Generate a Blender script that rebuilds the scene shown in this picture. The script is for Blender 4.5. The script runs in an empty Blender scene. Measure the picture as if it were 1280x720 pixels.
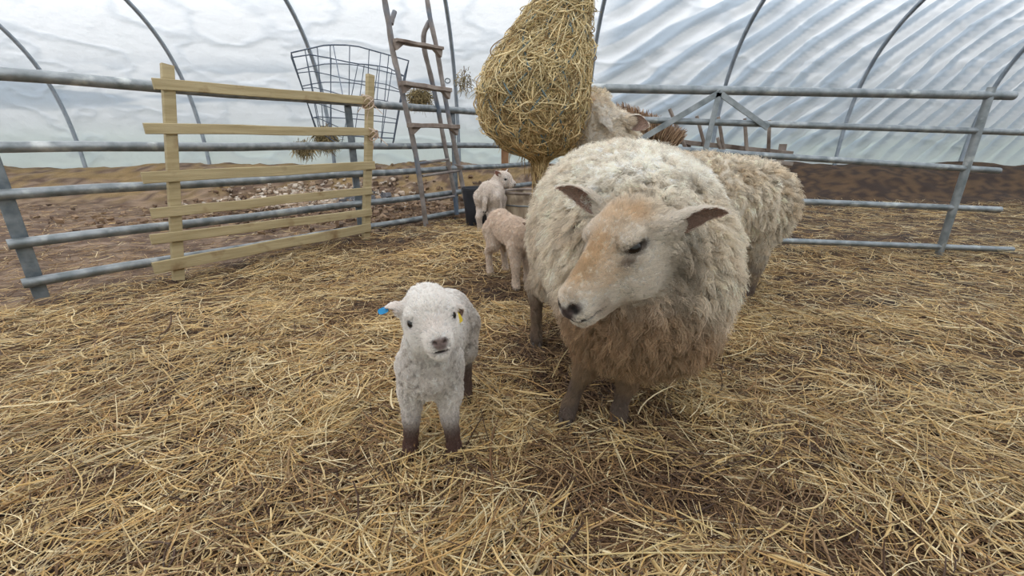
import bpy, math, random
import numpy as np
from mathutils import Vector, Matrix
RNG = np.random.default_rng(7)
random.seed(7)
PI = math.pi
scene = bpy.context.scene
COL = scene.collection
# ------------------------------------------------------------------ camera
PITCH = math.radians(18.4); CAMZ = 0.78; FPX = 541.0
CP, SP = math.cos(PITCH), math.sin(PITCH)
def P(px, py, Y):
    """the place at forward distance Y seen in direction (px, py)"""
    x = (px - 640) / FPX; u = (360 - py) / FPX
    fw = CP + u * SP; up = -SP + u * CP
    return np.array([x / fw * Y, Y, CAMZ + up / fw * Y])
cd = bpy.data.cameras.new('camera'); cam = bpy.data.objects.new('camera', cd); COL.objects.link(cam)
cam.location = (0, 0, CAMZ); cam.rotation_euler = (PI / 2 - PITCH, 0, 0)
cd.sensor_width = 36; cd.lens = 36 * FPX / 1280; cd.clip_start = 0.02
scene.camera = cam

# ------------------------------------------------------------------ noise
def _h(i, j, k, s):
    n = (i * 374761393 + j * 668265263 + k * 1274126177 + s * 974634777) & 0xffffffff
    n = ((n ^ (n >> 13)) * 1274126177) & 0xffffffff
    return ((n ^ (n >> 16)) & 0xffff) / 65535.0
def vn(p, s=0):
    """value noise 0..1 at points p (N,3)"""
    p = np.asarray(p, float) + 1000.0
    i = np.floor(p).astype(np.int64); f = p - i; f = f * f * (3 - 2 * f)
    r = 0
    for a in (0, 1):
        for b in (0, 1):
            for c in (0, 1):
                w = (f[:, 0] if a else 1 - f[:, 0]) * (f[:, 1] if b else 1 - f[:, 1]) * (f[:, 2] if c else 1 - f[:, 2])
                r = r + w * _h(i[:, 0] + a, i[:, 1] + b, i[:, 2] + c, s)
    return r
def fbm(p, o=3, s=0):
    p = np.asarray(p, float); r = 0; a = .5; t = 0
    for k in range(o):
        r = r + a * vn(p * 2 ** k, s + k * 17); t += a; a *= .5
    return r / t
def v3(x, y, z=0):
    return np.stack([np.asarray(x, float), np.asarray(y, float), np.zeros_like(np.asarray(x, float)) + z], -1)
def sstep(a, b, x):
    t = np.clip((x - a) / (b - a), 0, 1); return t * t * (3 - 2 * t)
def nrm(v):
    v = np.asarray(v, float); return v / (np.linalg.norm(v, axis=-1, keepdims=True) + 1e-12)
def S(r, g, b):
    return tuple(((c / 255) / 12.92 if c / 255 <= .04045 else ((c / 255 + .055) / 1.055) ** 2.4) for c in (r, g, b))

# ------------------------------------------------------------------ materials
def new_mat(name):
    m = bpy.data.materials.new(name); m.use_nodes = True
    nt = m.node_tree; nt.nodes.clear()
    out = nt.nodes.new('ShaderNodeOutputMaterial')
    return m, nt, out
def pmat(name, c1, c2=None, scale=8, rough=.7, metal=0, bump=0, bscale=None, detail=5, stretch=(1, 1, 1), attr=None, c3=None, w3=.6, s3=2.0):
    m, nt, out = new_mat(name); N = nt.nodes; L = nt.links
    b = N.new('ShaderNodeBsdfPrincipled'); L.new(b.outputs[0], out.inputs[0])
    b.inputs['Roughness'].default_value = rough; b.inputs['Metallic'].default_value = metal
    tc = N.new('ShaderNodeTexCoord'); mp = N.new('ShaderNodeMapping'); mp.inputs['Scale'].default_value = stretch
    L.new(tc.outputs['Object'], mp.inputs[0])
    nz = N.new('ShaderNodeTexNoise'); nz.inputs['Scale'].default_value = scale; nz.inputs['Detail'].default_value = detail
    L.new(mp.outputs[0], nz.inputs['Vector'])
    if attr:
        a = N.new('ShaderNodeAttribute'); a.attribute_name = attr; src = a.outputs['Color']
        mx = N.new('ShaderNodeMix'); mx.data_type = 'RGBA'; mx.blend_type = 'MULTIPLY'; mx.inputs[0].default_value = .5
        rp = N.new('ShaderNodeValToRGB'); rp.color_ramp.elements[0].color = (.45, .42, .4, 1); rp.color_ramp.elements[0].position = .3
        rp.color_ramp.elements[1].color = (1.25, 1.25, 1.25, 1); rp.color_ramp.elements[1].position = .7
        L.new(nz.outputs['Fac'], rp.inputs[0]); L.new(src, mx.inputs[6]); L.new(rp.outputs[0], mx.inputs[7]); L.new(mx.outputs[2], b.inputs['Base Color'])
    else:
        rp = N.new('ShaderNodeValToRGB'); rp.color_ramp.elements[0].color = (*c1, 1); rp.color_ramp.elements[1].color = (*(c2 or c1), 1)
        rp.color_ramp.elements[0].position = .35; rp.color_ramp.elements[1].position = .65
        L.new(nz.outputs['Fac'], rp.inputs[0]); last = rp.outputs[0]
        if c3:
            n3 = N.new('ShaderNodeTexNoise'); n3.inputs['Scale'].default_value = s3; n3.inputs['Detail'].default_value = 4
            L.new(tc.outputs['Object'], n3.inputs['Vector'])
            r3 = N.new('ShaderNodeValToRGB'); r3.color_ramp.elements[0].position = w3 - .08; r3.color_ramp.elements[1].position = w3 + .08
            L.new(n3.outputs['Fac'], r3.inputs[0])
            mx = N.new('ShaderNodeMix'); mx.data_type = 'RGBA'; mx.inputs[7].default_value = (*c3, 1)
            L.new(r3.outputs[0], mx.inputs[0]); L.new(last, mx.inputs[6]); last = mx.outputs[2]
        L.new(last, b.inputs['Base Color'])
    if bump:
        bp = N.new('ShaderNodeBump'); bp.inputs['Strength'].default_value = bump; bp.inputs['Distance'].default_value = .01
        nb = N.new('ShaderNodeTexNoise'); nb.inputs['Scale'].default_value = bscale or scale * 3; nb.inputs['Detail'].default_value = 6
        L.new(mp.outputs[0], nb.inputs['Vector']); L.new(nb.outputs['Fac'], bp.inputs['Height']); L.new(bp.outputs[0], b.inputs['Normal'])
    return m
def fibre_mat(name, rough=.6, trans=.3, attr='col'):
    m, nt, out = new_mat(name); N = nt.nodes; L = nt.links
    a = N.new('ShaderNodeAttribute'); a.attribute_name = attr
    d = N.new('ShaderNodeBsdfPrincipled'); d.inputs['Roughness'].default_value = rough
    d.inputs['Specular IOR Level'].default_value = .25
    t = N.new('ShaderNodeBsdfTranslucent'); mx = N.new('ShaderNodeMixShader'); mx.inputs[0].default_value = trans
    L.new(a.outputs['Color'], d.inputs['Base Color']); L.new(a.outputs['Color'], t.inputs['Color'])
    L.new(d.outputs[0], mx.inputs[1]); L.new(t.outputs[0], mx.inputs[2]); L.new(mx.outputs[0], out.inputs[0])
    return m
M = {
 'steel': pmat('galvanised_steel', S(112, 118, 120), S(150, 154, 156), 14, .45, .55, .15, 60, c3=S(190, 192, 190), w3=.66, s3=9),
 'steel_dark': pmat('weathered_steel', S(92, 100, 106), S(128, 134, 138), 18, .55, .4, .2, 50),
 'hoop': pmat('hoop_steel', S(140, 150, 160), S(165, 173, 182), 9, .45, .5, .1, 40),
 'pale_wood': pmat('pale_pine', S(150, 134, 98), S(172, 156, 120), 6, .75, 0, .3, 30, stretch=(.6, .6, 9), c3=S(120, 95, 62), w3=.68, s3=7),
 'grey_wood': pmat('weathered_wood', S(118, 104, 94), S(150, 138, 128), 9, .85, 0, .5, 40, c3=S(86, 72, 62), w3=.6, s3=6),
 'brown_wood': pmat('brown_wood', S(120, 84, 58), S(150, 112, 80), 8, .8, 0, .3, 30),
 'trough_wood': pmat('trough_wood', S(148, 130, 110), S(196, 180, 156), 10, .85, 0, .6, 25, c3=S(96, 80, 66), w3=.64, s3=6, stretch=(2, 2, .5)),
 'ladder_pole': pmat('ladder_pole', S(108, 98, 92), S(142, 134, 128), 12, .7, 0, .4, 40, c3=S(88, 104, 122), w3=.58, s3=3.2),
 'wire': pmat('wire', S(70, 80, 94), S(96, 104, 116), 20, .5, .5),
 'black_plastic': pmat('black_plastic', S(30, 32, 38), S(44, 46, 54), 10, .45),
 'hoof': pmat('hoof', S(52, 42, 36), S(74, 62, 52), 60, .6, 0, .2),
 'eye': pmat('eye', S(14, 10, 9), S(26, 18, 14), 30, .22),
 'tag_blue': pmat('tag_blue', S(20, 130, 190), S(40, 150, 205), 20, .35),
 'tag_yellow': pmat('tag_yellow', S(215, 185, 40), S(232, 205, 70), 20, .35),
 'tag_white': pmat('tag_white', S(205, 200, 190), S(222, 218, 208), 20, .4),
 'twine': pmat('blue_twine', S(84, 100, 104), S(108, 122, 124), 40, .8),
 'pale_twine': pmat('pale_twine', S(176, 150, 130), S(200, 180, 160), 40, .8),
 'straw': fibre_mat('straw_stalk', .5, .15),
 'hay': fibre_mat('hay_stem', .65, .25),
 'wool': fibre_mat('wool', .9, .4),
 'skin': pmat('sheep_skin', (1, 1, 1), scale=220, rough=.85, attr='col', bump=.35, bscale=160),
 'hay_core': pmat('hay_core', S(84, 68, 44), S(130, 110, 72), 40, .9, 0, .8, 60),
}
# ------------------------------------------------------------------ mesh building
def tag(o, label=None, cat=None, group=None, kind=None):
    for k, v in (('label', label), ('category', cat), ('group', group), ('kind', kind)):
        if v: o[k] = v
    return o
def root(name, loc, label, cat, group=None):
    o = bpy.data.objects.new(name, None); COL.objects.link(o); o.location = loc; o.empty_display_size = .1
    return tag(o, label, cat, group)
def mesh_obj(name, V, F, mat, parent=None, smooth=True, cols=None):
    V = np.asarray(V, dtype=np.float32)
    if parent is not None: V = V - np.array(parent['org'] if 'org' in parent else parent.location, dtype=np.float32)
    me = bpy.data.meshes.new(name)
    if isinstance(F, np.ndarray):
        n, k = F.shape
        me.vertices.add(len(V)); me.vertices.foreach_set('co', V.ravel())
        me.loops.add(n * k); me.loops.foreach_set('vertex_index', F.astype(np.int32).ravel())
        me.polygons.add(n); me.polygons.foreach_set('loop_start', np.arange(0, n * k, k, dtype=np.int32))
        try: me.polygons.foreach_set('loop_total', np.full(n, k, dtype=np.int32))
        except Exception: pass
        me.update(calc_edges=True)
    else:
        me.from_pydata(V.tolist(), [], F)
    if cols is not None:
        a = me.color_attributes.new('col', 'FLOAT_COLOR', 'POINT')
        c = np.ones((len(V), 4), dtype=np.float32); c[:, :3] = cols; a.data.foreach_set('color', c.ravel())
    me.polygons.foreach_set('use_smooth', np.full(len(me.polygons), smooth))
    me.materials.append(mat); me.update()
    o = bpy.data.objects.new(name, me); COL.objects.link(o)
    if parent is not None: o.parent = parent
    return o
class MB:
    def __init__(s): s.v = []; s.f = []
    def add(s, V, F):
        n = len(s.v); s.v += [tuple(map(float, v)) for v in V]; s.f += [tuple(n + i for i in f) for f in F]
    def tube(s, pts, r, n=10, cap=True, jit=0):
        pts = [np.array(p, float) for p in pts]; K = len(pts)
        rr = r if hasattr(r, '__len__') else [r] * K
        V = []; F = []; ref = None
        for i, p in enumerate(pts):
            t = nrm(pts[min(i + 1, K - 1)] - pts[max(i - 1, 0)])
            if ref is None: ref = np.array([0, 0, 1.]) if abs(t[2]) < .9 else np.array([1., 0, 0])
            a = nrm(np.cross(t, ref)); b = np.cross(a, t); ref = b
            for k in range(n):
                w = 2 * PI * k / n; q = rr[i] * (1 + jit * random.uniform(-1, 1))
                V.append(p + a * math.cos(w) * q + b * math.sin(w) * q)
        for i in range(K - 1):
            for k in range(n):
                F.append((i * n + k, i * n + (k + 1) % n, (i + 1) * n + (k + 1) % n, (i + 1) * n + k))
        if cap:
            F.append(tuple(range(n - 1, -1, -1))); F.append(tuple((K - 1) * n + k for k in range(n)))
        s.add(V, F)
    def board(s, a, b, up, w, t, ends=0.0, segs=1, wob=0):
        """plank from a to b: w wide along up, t thick"""
        a = np.array(a, float); b = np.array(b, float); d = nrm(b - a); up = nrm(np.array(up, float) - d * np.dot(up, d)); n = np.cross(d, up)
        V = []; F = []; c = min(.003, t * .2); ring = [(-w/2+c, -t/2), (w/2-c, -t/2), (w/2, -t/2+c), (w/2, t/2-c), (w/2-c, t/2), (-w/2+c, t/2), (-w/2, t/2-c), (-w/2, -t/2+c)]
        for i in range(segs + 1):
            q = a + (b - a) * i / segs + up * wob * random.uniform(-1, 1) * (0 < i < segs)
            for (x, y) in ring: V.append(q + up * x + n * y)
        for i in range(segs):
            for k in range(8): F.append((i*8+k, i*8+(k+1) % 8, (i+1)*8+(k+1) % 8, (i+1)*8+k))
        F.append(tuple(range(7, -1, -1))); F.append(tuple(segs*8+k for k in range(8)))
        s.add(V, F)
    def build(s, name, mat, parent=None, smooth=False):
        o = mesh_obj(name, np.array(s.v), s.f, mat, parent, smooth)
        if smooth:
            try: o.data.set_sharp_from_angle(angle=math.radians(50))
            except Exception: pass
        return o
def curve_pts(ctrl, n=24):
    c = np.array(ctrl, float); c = np.vstack([2*c[0]-c[1], c, 2*c[-1]-c[-2]]); out = []
    K = len(c) - 3
    for i in range(n + 1):
        t = i / n * K; j = min(int(t), K - 1); f = t - j; p0, p1, p2, p3 = c[j:j+4]
        out.append(.5 * ((2*p1) + (-p0+p2)*f + (2*p0-5*p1+4*p2-p3)*f*f + (-p0+3*p1-3*p2+p3)*f**3))
    return out
def curves_obj(name, pos, rad, cols, mat, parent=None):
    """pos (N,K,3), rad (N,K) or (K,), cols (N,3)"""
    N_, K = pos.shape[:2]
    if parent is not None: pos = pos - np.array(parent.location)
    cu = bpy.data.hair_curves.new(name); cu.add_curves([K] * N_)
    cu.points.foreach_set('position', pos.astype(np.float32).ravel())
    ra = cu.attributes.get('radius') or cu.attributes.new('radius', 'FLOAT', 'POINT')
    ra.data.foreach_set('value', np.broadcast_to(rad, (N_, K)).astype(np.float32).ravel())
    a = cu.attributes.new('col', 'FLOAT_COLOR', 'CURVE')
    c = np.ones((N_, 4), dtype=np.float32); c[:, :3] = cols; a.data.foreach_set('color', c.ravel())
    cu.materials.append(mat)
    o = bpy.data.objects.new(name, cu); COL.objects.link(o)
    if parent is not None: o.parent = parent
    return o
# ------------------------------------------------------------------ ground
GA = np.array([-1.12, 3.75]); GD = np.array([.834, 1.054]); GD = GD / np.linalg.norm(GD)   # line of the tube gate
def pen_side(x, y):
    return (x - GA[0]) * GD[1] - (y - GA[1]) * GD[0]
def gh(x, y):
    x = np.asarray(x, float); y = np.asarray(y, float)
    p = v3(x, y)
    z = .055 * sstep(2.2, 3.6, y)
    z = z + .05 * (fbm(p * 1.7, 3, 3) - .5) * sstep(1.2, 2.4, y) + .035 * (fbm(p * 4.0, 3, 9) - .5)
    z = z + .10 * np.exp(-(((x + .28) / .42) ** 2 + ((y - 3.15) / .4) ** 2))          # straw heap by the ladder
    out = sstep(.1, -.25, pen_side(x, y))
    z = z - .02 * out + .05 * out * (fbm(p * 9, 3, 21) - .5) 
    bank = sstep(5.2, 6.7, y + .5 * (fbm(p * .8, 2, 31) - .5))
    z = z + bank * (.43 + .16 * (fbm(p * 1.3, 3, 41) - .5))
    return z
def ghs(x, y): return float(gh(np.array([x]), np.array([y]))[0])
TY0, TY1, TZ, TC, TW, TN = -1.0, 7.0, 3.05, 3.0, 4.0, 3.4
def build_ground():
    xs = np.concatenate([np.arange(-10, -2.4, .08), np.arange(-2.4, 2.4, .025), np.arange(2.4, 10.01, .08)])
    ys = np.concatenate([np.arange(-1.15, .4, .1), np.arange(.4, 4, .025), np.arange(4, 7.15, .04)])
    X, Y = np.meshgrid(xs, ys, indexing='ij'); x = X.ravel(); y = Y.ravel()
    z = gh(x, y)
    nx, ny = X.shape; i = np.arange(nx * ny).reshape(nx, ny)
    F = np.stack([i[:-1, :-1], i[1:, :-1], i[1:, 1:], i[:-1, 1:]], -1).reshape(-1, 4)
    p = v3(x, y)
    n1 = fbm(p * 1.5, 3, 5); n2 = fbm(p * 14, 3, 8); n3 = fbm(p * 40, 2, 12)
    inside = sstep(-.15, .15, pen_side(x, y) + .3 * (n1 - .5))
    ca = np.array(S(96, 72, 48)); cb = np.array(S(58, 42, 32)); cc = np.array(S(140, 118, 98)); cdk = np.array(S(96, 76, 62)); cg = np.array(S(150, 124, 78))
    t = sstep(.4, .62, n2)[:, None]; ins = ca * t + cb * (1 - t)
    t = sstep(.42, .6, n2)[:, None]; outc = cc * t + cdk * (1 - t)
    t = (sstep(5.3, 6.0, y) * sstep(.4, .6, fbm(p * 5, 3, 19)))[:, None] * .7; outc = outc * (1 - t) + cg * t
    c = ins * inside[:, None] + outc * (1 - inside[:, None]); c = c * (.75 + .5 * n3[:, None])
    m = pmat('earth_and_litter', (1, 1, 1), scale=90, rough=.95, attr='col', bump=.8, bscale=120)
    tag(mesh_obj('floor', np.stack([x, y, z], -1), F, m, cols=c), kind='structure')
build_ground()

# ------------------------------------------------------------------ straw
STR = [S(232, 208, 158), S(214, 186, 134), S(246, 230, 190), S(200, 164, 112), S(190, 172, 138), S(218, 184, 124), S(156, 124, 88)]
DRK = [S(104, 80, 60), S(132, 102, 74), S(158, 130, 98), S(84, 64, 52), S(176, 146, 108)]
def ribbons(name, cx, cy, lift, L, W, heading, pitch, bend, cols, mat, seg=5, zf=gh, kindtag=None):
    n = len(cx); t = np.linspace(-.5, .5, seg + 1)[None, :]
    ang = heading[:, None] + bend[:, None] * t * 2
    dx = np.cos(ang) * L[:, None] / seg; dy = np.sin(ang) * L[:, None] / seg
    x = np.cumsum(np.concatenate([np.zeros((n, 1)), dx[:, :-1]], 1), 1); y = np.cumsum(np.concatenate([np.zeros((n, 1)), dy[:, :-1]], 1), 1)
    x = x - x.mean(1, keepdims=True) + cx[:, None]; y = y - y.mean(1, keepdims=True) + cy[:, None]
    sag = -(t * 2) ** 2 * RNG.uniform(-.25, .5, (n, 1)) * .06 * L[:, None]
    zb = zf(x.ravel(), y.ravel()).reshape(n, seg + 1)
    zs = zf(cx, cy)[:, None] + np.tan(pitch)[:, None] * t * L[:, None]
    z = np.maximum(zb, .55 * zb + .45 * zs + np.tan(pitch)[:, None] * t * L[:, None] * .55) + lift[:, None] + sag + .002
    c = np.stack([x, y, z], -1)
    tg = nrm(np.gradient(c, axis=1)); up = nrm(v3(RNG.normal(0, .5, n), RNG.normal(0, .5, n), 1.0))[:, None, :]
    sd = nrm(np.cross(tg, np.broadcast_to(up, tg.shape))); nn = np.cross(sd, tg)
    w = (W[:, None] * (.65 + .35 * (1 - (2 * t) ** 4)))[..., None] / 2
    A = c - sd * w; B = c + nn * w * .8; D = c + sd * w
    V = np.stack([A, B, D], 2).reshape(-1, 3)
    base = (np.arange(n) * (seg + 1) * 3)[:, None, None] + (np.arange(seg) * 3)[None, :, None]
    q = np.array([[0, 3, 4, 1], [1, 4, 5, 2]])
    F = (base[..., None] + q[None, None]).reshape(-1, 4)
    C = np.repeat(cols[:, None, :], (seg + 1) * 3, 1).reshape(-1, 3)
    return mesh_obj(name, V, F, mat, smooth=False, cols=C)
def straw_field():
    P_ = []
    zones = [(.35, 1.2, 1.9, 22000, 1.0), (1.2, 2.0, 3.0, 12500, .85), (2.0, 3.2, 4.6, 6200, .8), (3.2, 5.4, 6.4, 1900, .95)]
    cx = []; cy = []; dens = []; scl = []
    for (y0, y1, xw, d, sc) in zones:
        n = int(d * (y1 - y0) * 2 * xw * .62); x = RNG.uniform(-xw, xw, n); y = RNG.uniform(y0, y1, n)
        k = (np.abs(x) < 1.25 * y + .35) | ((np.abs(x) < 1.9 * y + 1.0) & (RNG.random(n) < .35))
        far = np.abs(x) > .55 * y + .2
        k &= ~(far & (RNG.random(n) < .45))
        cx.append(x[k]); cy.append(y[k]); scl.append(np.full(k.sum(), sc))
    cx = np.concatenate(cx); cy = np.concatenate(cy); scl = np.concatenate(scl)
    p = v3(cx, cy)
    ps = pen_side(cx, cy) + .35 * (fbm(p * 2, 2, 77) - .5)
    worn = np.maximum.reduce([np.exp(-(((cx - .2) / .38) ** 2 + ((cy - 1.45) / .42) ** 2)), .9 * np.exp(-(((cx - .12) / .5) ** 2 + ((cy - .82) / .14) ** 2)),
           .9 * np.exp(-(((cx + .02) / .45) ** 2 + ((cy - 2.25) / .3) ** 2)), .7 * np.exp(-(((cx + 1.0) / .5) ** 2 + ((cy - 3.15) / .22) ** 2)), .75*np.exp(-(((cx + .62) / .3) ** 2 + ((cy - 1.95) / .16) ** 2))])
    worn = np.clip(worn * 1.15 + (fbm(p * 5, 3, 55) - .5) * 1.7, 0, 1)
    keep = (RNG.random(len(cx)) > .35 * worn) & ((ps > 0) | (RNG.random(len(cx)) < .6))
    cx, cy, ps, worn, scl = cx[keep], cy[keep], ps[keep], worn[keep], scl[keep]; n = len(cx); p = v3(cx, cy)
    print('straw', n)
    flow = fbm(p * 1.4, 2, 91) * 4 * PI
    flow2 = np.floor(fbm(p * 6, 1, 92) * 9) * 1.3
    heading = np.where(RNG.random(n) < .6, flow2 + RNG.normal(0, .45, n), np.where(RNG.random(n) < .5, flow + RNG.normal(0, .7, n), RNG.uniform(0, 2 * PI, n)))
    L = np.clip(RNG.lognormal(math.log(.085), .5, n), .025, .34) * (.9 + .2 * scl)
    W = np.clip(RNG.lognormal(math.log(.0023), .38, n), .001, .0062) * (1 + .12 * np.maximum(0, cy - 1))
    lift = RNG.beta(1.3, 1.6, n) * (.032 + .05 * (fbm(p * 7, 2, 14) - .35)) * (1 - .45 * worn); lift = np.maximum(lift, 0)
    pitch = RNG.normal(0, .13, n); st = (RNG.random(n) < .03) & (L < .12); pitch[st] = RNG.uniform(.3, .9, st.sum()) * RNG.choice([-1, 1], st.sum())
    bend = RNG.normal(0, .28, n); kk = RNG.random(n) < .15; bend[kk] *= 3
    pal = np.array(STR)[RNG.choice(len(STR), n, p=[.22, .22, .16, .14, .1, .1, .06])]
    drk = np.array(DRK)[RNG.choice(len(DRK), n)]
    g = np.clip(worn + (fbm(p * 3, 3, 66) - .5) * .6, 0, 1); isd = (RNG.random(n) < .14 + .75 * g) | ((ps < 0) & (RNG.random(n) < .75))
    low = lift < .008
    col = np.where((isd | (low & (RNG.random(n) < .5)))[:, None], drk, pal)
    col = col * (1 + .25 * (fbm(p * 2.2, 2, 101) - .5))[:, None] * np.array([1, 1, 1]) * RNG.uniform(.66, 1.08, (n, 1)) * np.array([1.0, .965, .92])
    far = ps < 0; L[far] *= .7
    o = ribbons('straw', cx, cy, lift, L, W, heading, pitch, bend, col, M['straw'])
    tag(o, 'loose golden straw bedding spread over the pen floor', 'straw', kind='stuff')
    # a few long pale stalks lying on top
    spec = [(430, 612, 560, 598, 5), (560, 640, 735, 668, 4), (640, 700, 910, 690, 4), (368, 560, 470, 500, 4), (845, 640, 912, 672, 4), (500, 575, 560, 512, 3), (372, 660, 440, 720, 4),
            (780, 700, 850, 668, 4), (600, 690, 690, 640, 3), (690, 470, 712, 430, 4), (455, 420, 380, 450, 3), (560, 515, 585, 580, 3)]
    for (a, b, c, d, w) in spec:
        pa, pb = [CAMZ / -((-SP + ((360 - q[1]) / FPX) * CP) / (CP + ((360 - q[1]) / FPX) * SP)) for q in ((a, b), (c, d))]
        A = P(a, b, pa * .96); B = P(c, d, pb * .96)
        mid = (A + B) / 2 + np.array([RNG.uniform(-.01, .01), RNG.uniform(-.01, .01), .006])
        A[2] = ghs(A[0], A[1]) + .028; B[2] = ghs(B[0], B[1]) + .028; mid[2] = ghs(mid[0], mid[1]) + .036
        m = MB(); m.tube(curve_pts([A, mid, B], 8), w * .00042, 6); ob = m.build('straw_stalk', M['straw_pale'], None, True)
        tag(ob, 'long pale straw stalk lying on top of the straw bedding', 'straw', 'long loose straw stalks')
M['straw_pale'] = pmat('straw_pale', S(206, 186, 138), S(184, 158, 104), 30, .5)
straw_field()

# ------------------------------------------------------------------ tunnel cover
def profile(s):
    """s in 0..1 round the arch from the far foot to the near foot -> (y, z)"""
    th = s * PI; c = np.cos(th); q = np.sin(th)
    e = 2 / TN
    return TC + TW * np.sign(c) * np.abs(c) ** e, TZ * np.abs(q) ** e - .12
def cover_mat():
    m, nt, out = new_mat('polythene'); N = nt.nodes; L = nt.links
    a = N.new('ShaderNodeAttribute'); a.attribute_name = 'col'
    tr = N.new('ShaderNodeBsdfTranslucent'); df = N.new('ShaderNodeBsdfDiffuse'); gl = N.new('ShaderNodeBsdfGlossy'); gl.inputs['Roughness'].default_value = .35
    L.new(a.outputs['Color'], tr.inputs['Color']); df.inputs['Color'].default_value = (.8, .82, .84, 1)
    tc = N.new('ShaderNodeTexCoord'); nz = N.new('ShaderNodeTexNoise'); nz.inputs['Scale'].default_value = 5; nz.inputs['Detail'].default_value = 6
    bp = N.new('ShaderNodeBump'); bp.inputs['Strength'].default_value = .5; bp.inputs['Distance'].default_value = .05
    L.new(tc.outputs['Object'], nz.inputs['Vector']); L.new(nz.outputs['Fac'], bp.inputs['Height'])
    for n in (tr, df, gl): L.new(bp.outputs[0], n.inputs['Normal'])
    m1 = N.new('ShaderNodeMixShader'); m1.inputs[0].default_value = .22; L.new(tr.outputs[0], m1.inputs[1]); L.new(df.outputs[0], m1.inputs[2])
    m2 = N.new('ShaderNodeMixShader'); m2.inputs[0].default_value = .06; L.new(m1.outputs[0], m2.inputs[1]); L.new(gl.outputs[0], m2.inputs[2])
    L.new(m2.outputs[0], out.inputs[0])
    return m
M['cover'] = cover_mat()
HX0, HSP = -0.81, 1.93      # one hoop stands at HX0, the next ones every HSP
def cover():
    xs = np.arange(-10, 10.01, .035); ss = np.concatenate([np.linspace(0, .34, 190), np.linspace(.34, 1, 60)[1:]])
    X, Sg = np.meshgrid(xs, ss, indexing='ij'); x = X.ravel(); s = Sg.ravel(); y, z = profile(s)
    # folds pushed along the outward direction
    ph = (x - HX0) / HSP; k = np.floor(ph); f = ph - k
    big = fbm(np.stack([x * .9, z * 1.6, y * .4], -1), 3, 15)
    # long swags in the bay to the right of the hay net: slack film sagging from hoop to hoop
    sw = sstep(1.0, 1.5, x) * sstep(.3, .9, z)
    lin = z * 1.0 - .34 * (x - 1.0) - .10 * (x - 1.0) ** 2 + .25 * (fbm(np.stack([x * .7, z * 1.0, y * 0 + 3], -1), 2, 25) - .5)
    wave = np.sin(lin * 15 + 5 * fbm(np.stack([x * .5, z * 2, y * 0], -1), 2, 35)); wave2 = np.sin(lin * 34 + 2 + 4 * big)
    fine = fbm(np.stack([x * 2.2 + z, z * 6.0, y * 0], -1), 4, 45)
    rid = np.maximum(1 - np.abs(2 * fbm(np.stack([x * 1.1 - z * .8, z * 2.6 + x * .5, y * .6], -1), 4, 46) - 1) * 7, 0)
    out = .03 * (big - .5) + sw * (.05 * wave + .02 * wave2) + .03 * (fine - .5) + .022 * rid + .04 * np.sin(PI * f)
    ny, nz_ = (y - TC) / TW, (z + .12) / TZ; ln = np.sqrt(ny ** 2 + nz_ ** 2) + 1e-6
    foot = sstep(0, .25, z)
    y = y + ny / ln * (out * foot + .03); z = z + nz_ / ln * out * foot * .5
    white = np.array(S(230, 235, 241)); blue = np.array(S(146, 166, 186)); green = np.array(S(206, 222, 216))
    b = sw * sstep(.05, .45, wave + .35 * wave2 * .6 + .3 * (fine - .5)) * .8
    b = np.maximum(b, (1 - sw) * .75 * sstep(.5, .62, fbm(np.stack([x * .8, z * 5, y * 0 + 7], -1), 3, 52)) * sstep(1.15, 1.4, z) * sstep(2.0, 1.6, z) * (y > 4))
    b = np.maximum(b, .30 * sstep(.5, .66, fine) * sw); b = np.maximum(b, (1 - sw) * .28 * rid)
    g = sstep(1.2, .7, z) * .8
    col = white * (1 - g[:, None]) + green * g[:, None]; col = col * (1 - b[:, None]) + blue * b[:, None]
    col = col * (1 - .40 * sstep(.42, .24, s))[:, None]      # film colour darkened toward the far side to dim the daylight through it
    nx, ns = X.shape; i = np.arange(nx * ns).reshape(nx, ns); V = np.stack([x, y, z], -1)
    def part(name, a, b_):
        ii = i[:, a:b_ + 1]; F = np.stack([ii[:-1, :-1], ii[:-1, 1:], ii[1:, 1:], ii[1:, :-1]], -1).reshape(-1, 4)
        u = ii.ravel(); mp = np.zeros(nx * ns, int); mp[u] = np.arange(len(u))
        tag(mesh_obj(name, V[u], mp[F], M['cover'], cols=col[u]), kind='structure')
    na = 189; nb = int(np.argmin(np.abs(ss - .72)))
    part('wall_back', 0, na); part('ceiling', na, nb); part('wall_front', nb, ns - 1)
    for nm, xe in (('wall_left', -10), ('wall_right', 10)):
        sy, sz = profile(np.linspace(0, 1, 60)); W_ = [(xe, a, b2) for a, b2 in zip(sy, sz)]
        V2 = W_ + [(xe, a, -.12) for a, _ in zip(sy, sz)]; F2 = [(j, j + 1, 61 + j, 60 + j) for j in range(59)]
        tag(mesh_obj(nm, np.array(V2), np.array(F2), M['cover'], cols=np.tile(white, (len(V2), 1))), kind='structure')
cover()
where = {-2: 'far left of the frame, left of the wire basket', -1: 'behind the wire basket', 0: 'between ladder and hay net', 1: 'right of the hay net', 2: 'beyond the right edge of the swagged plastic'}
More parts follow.
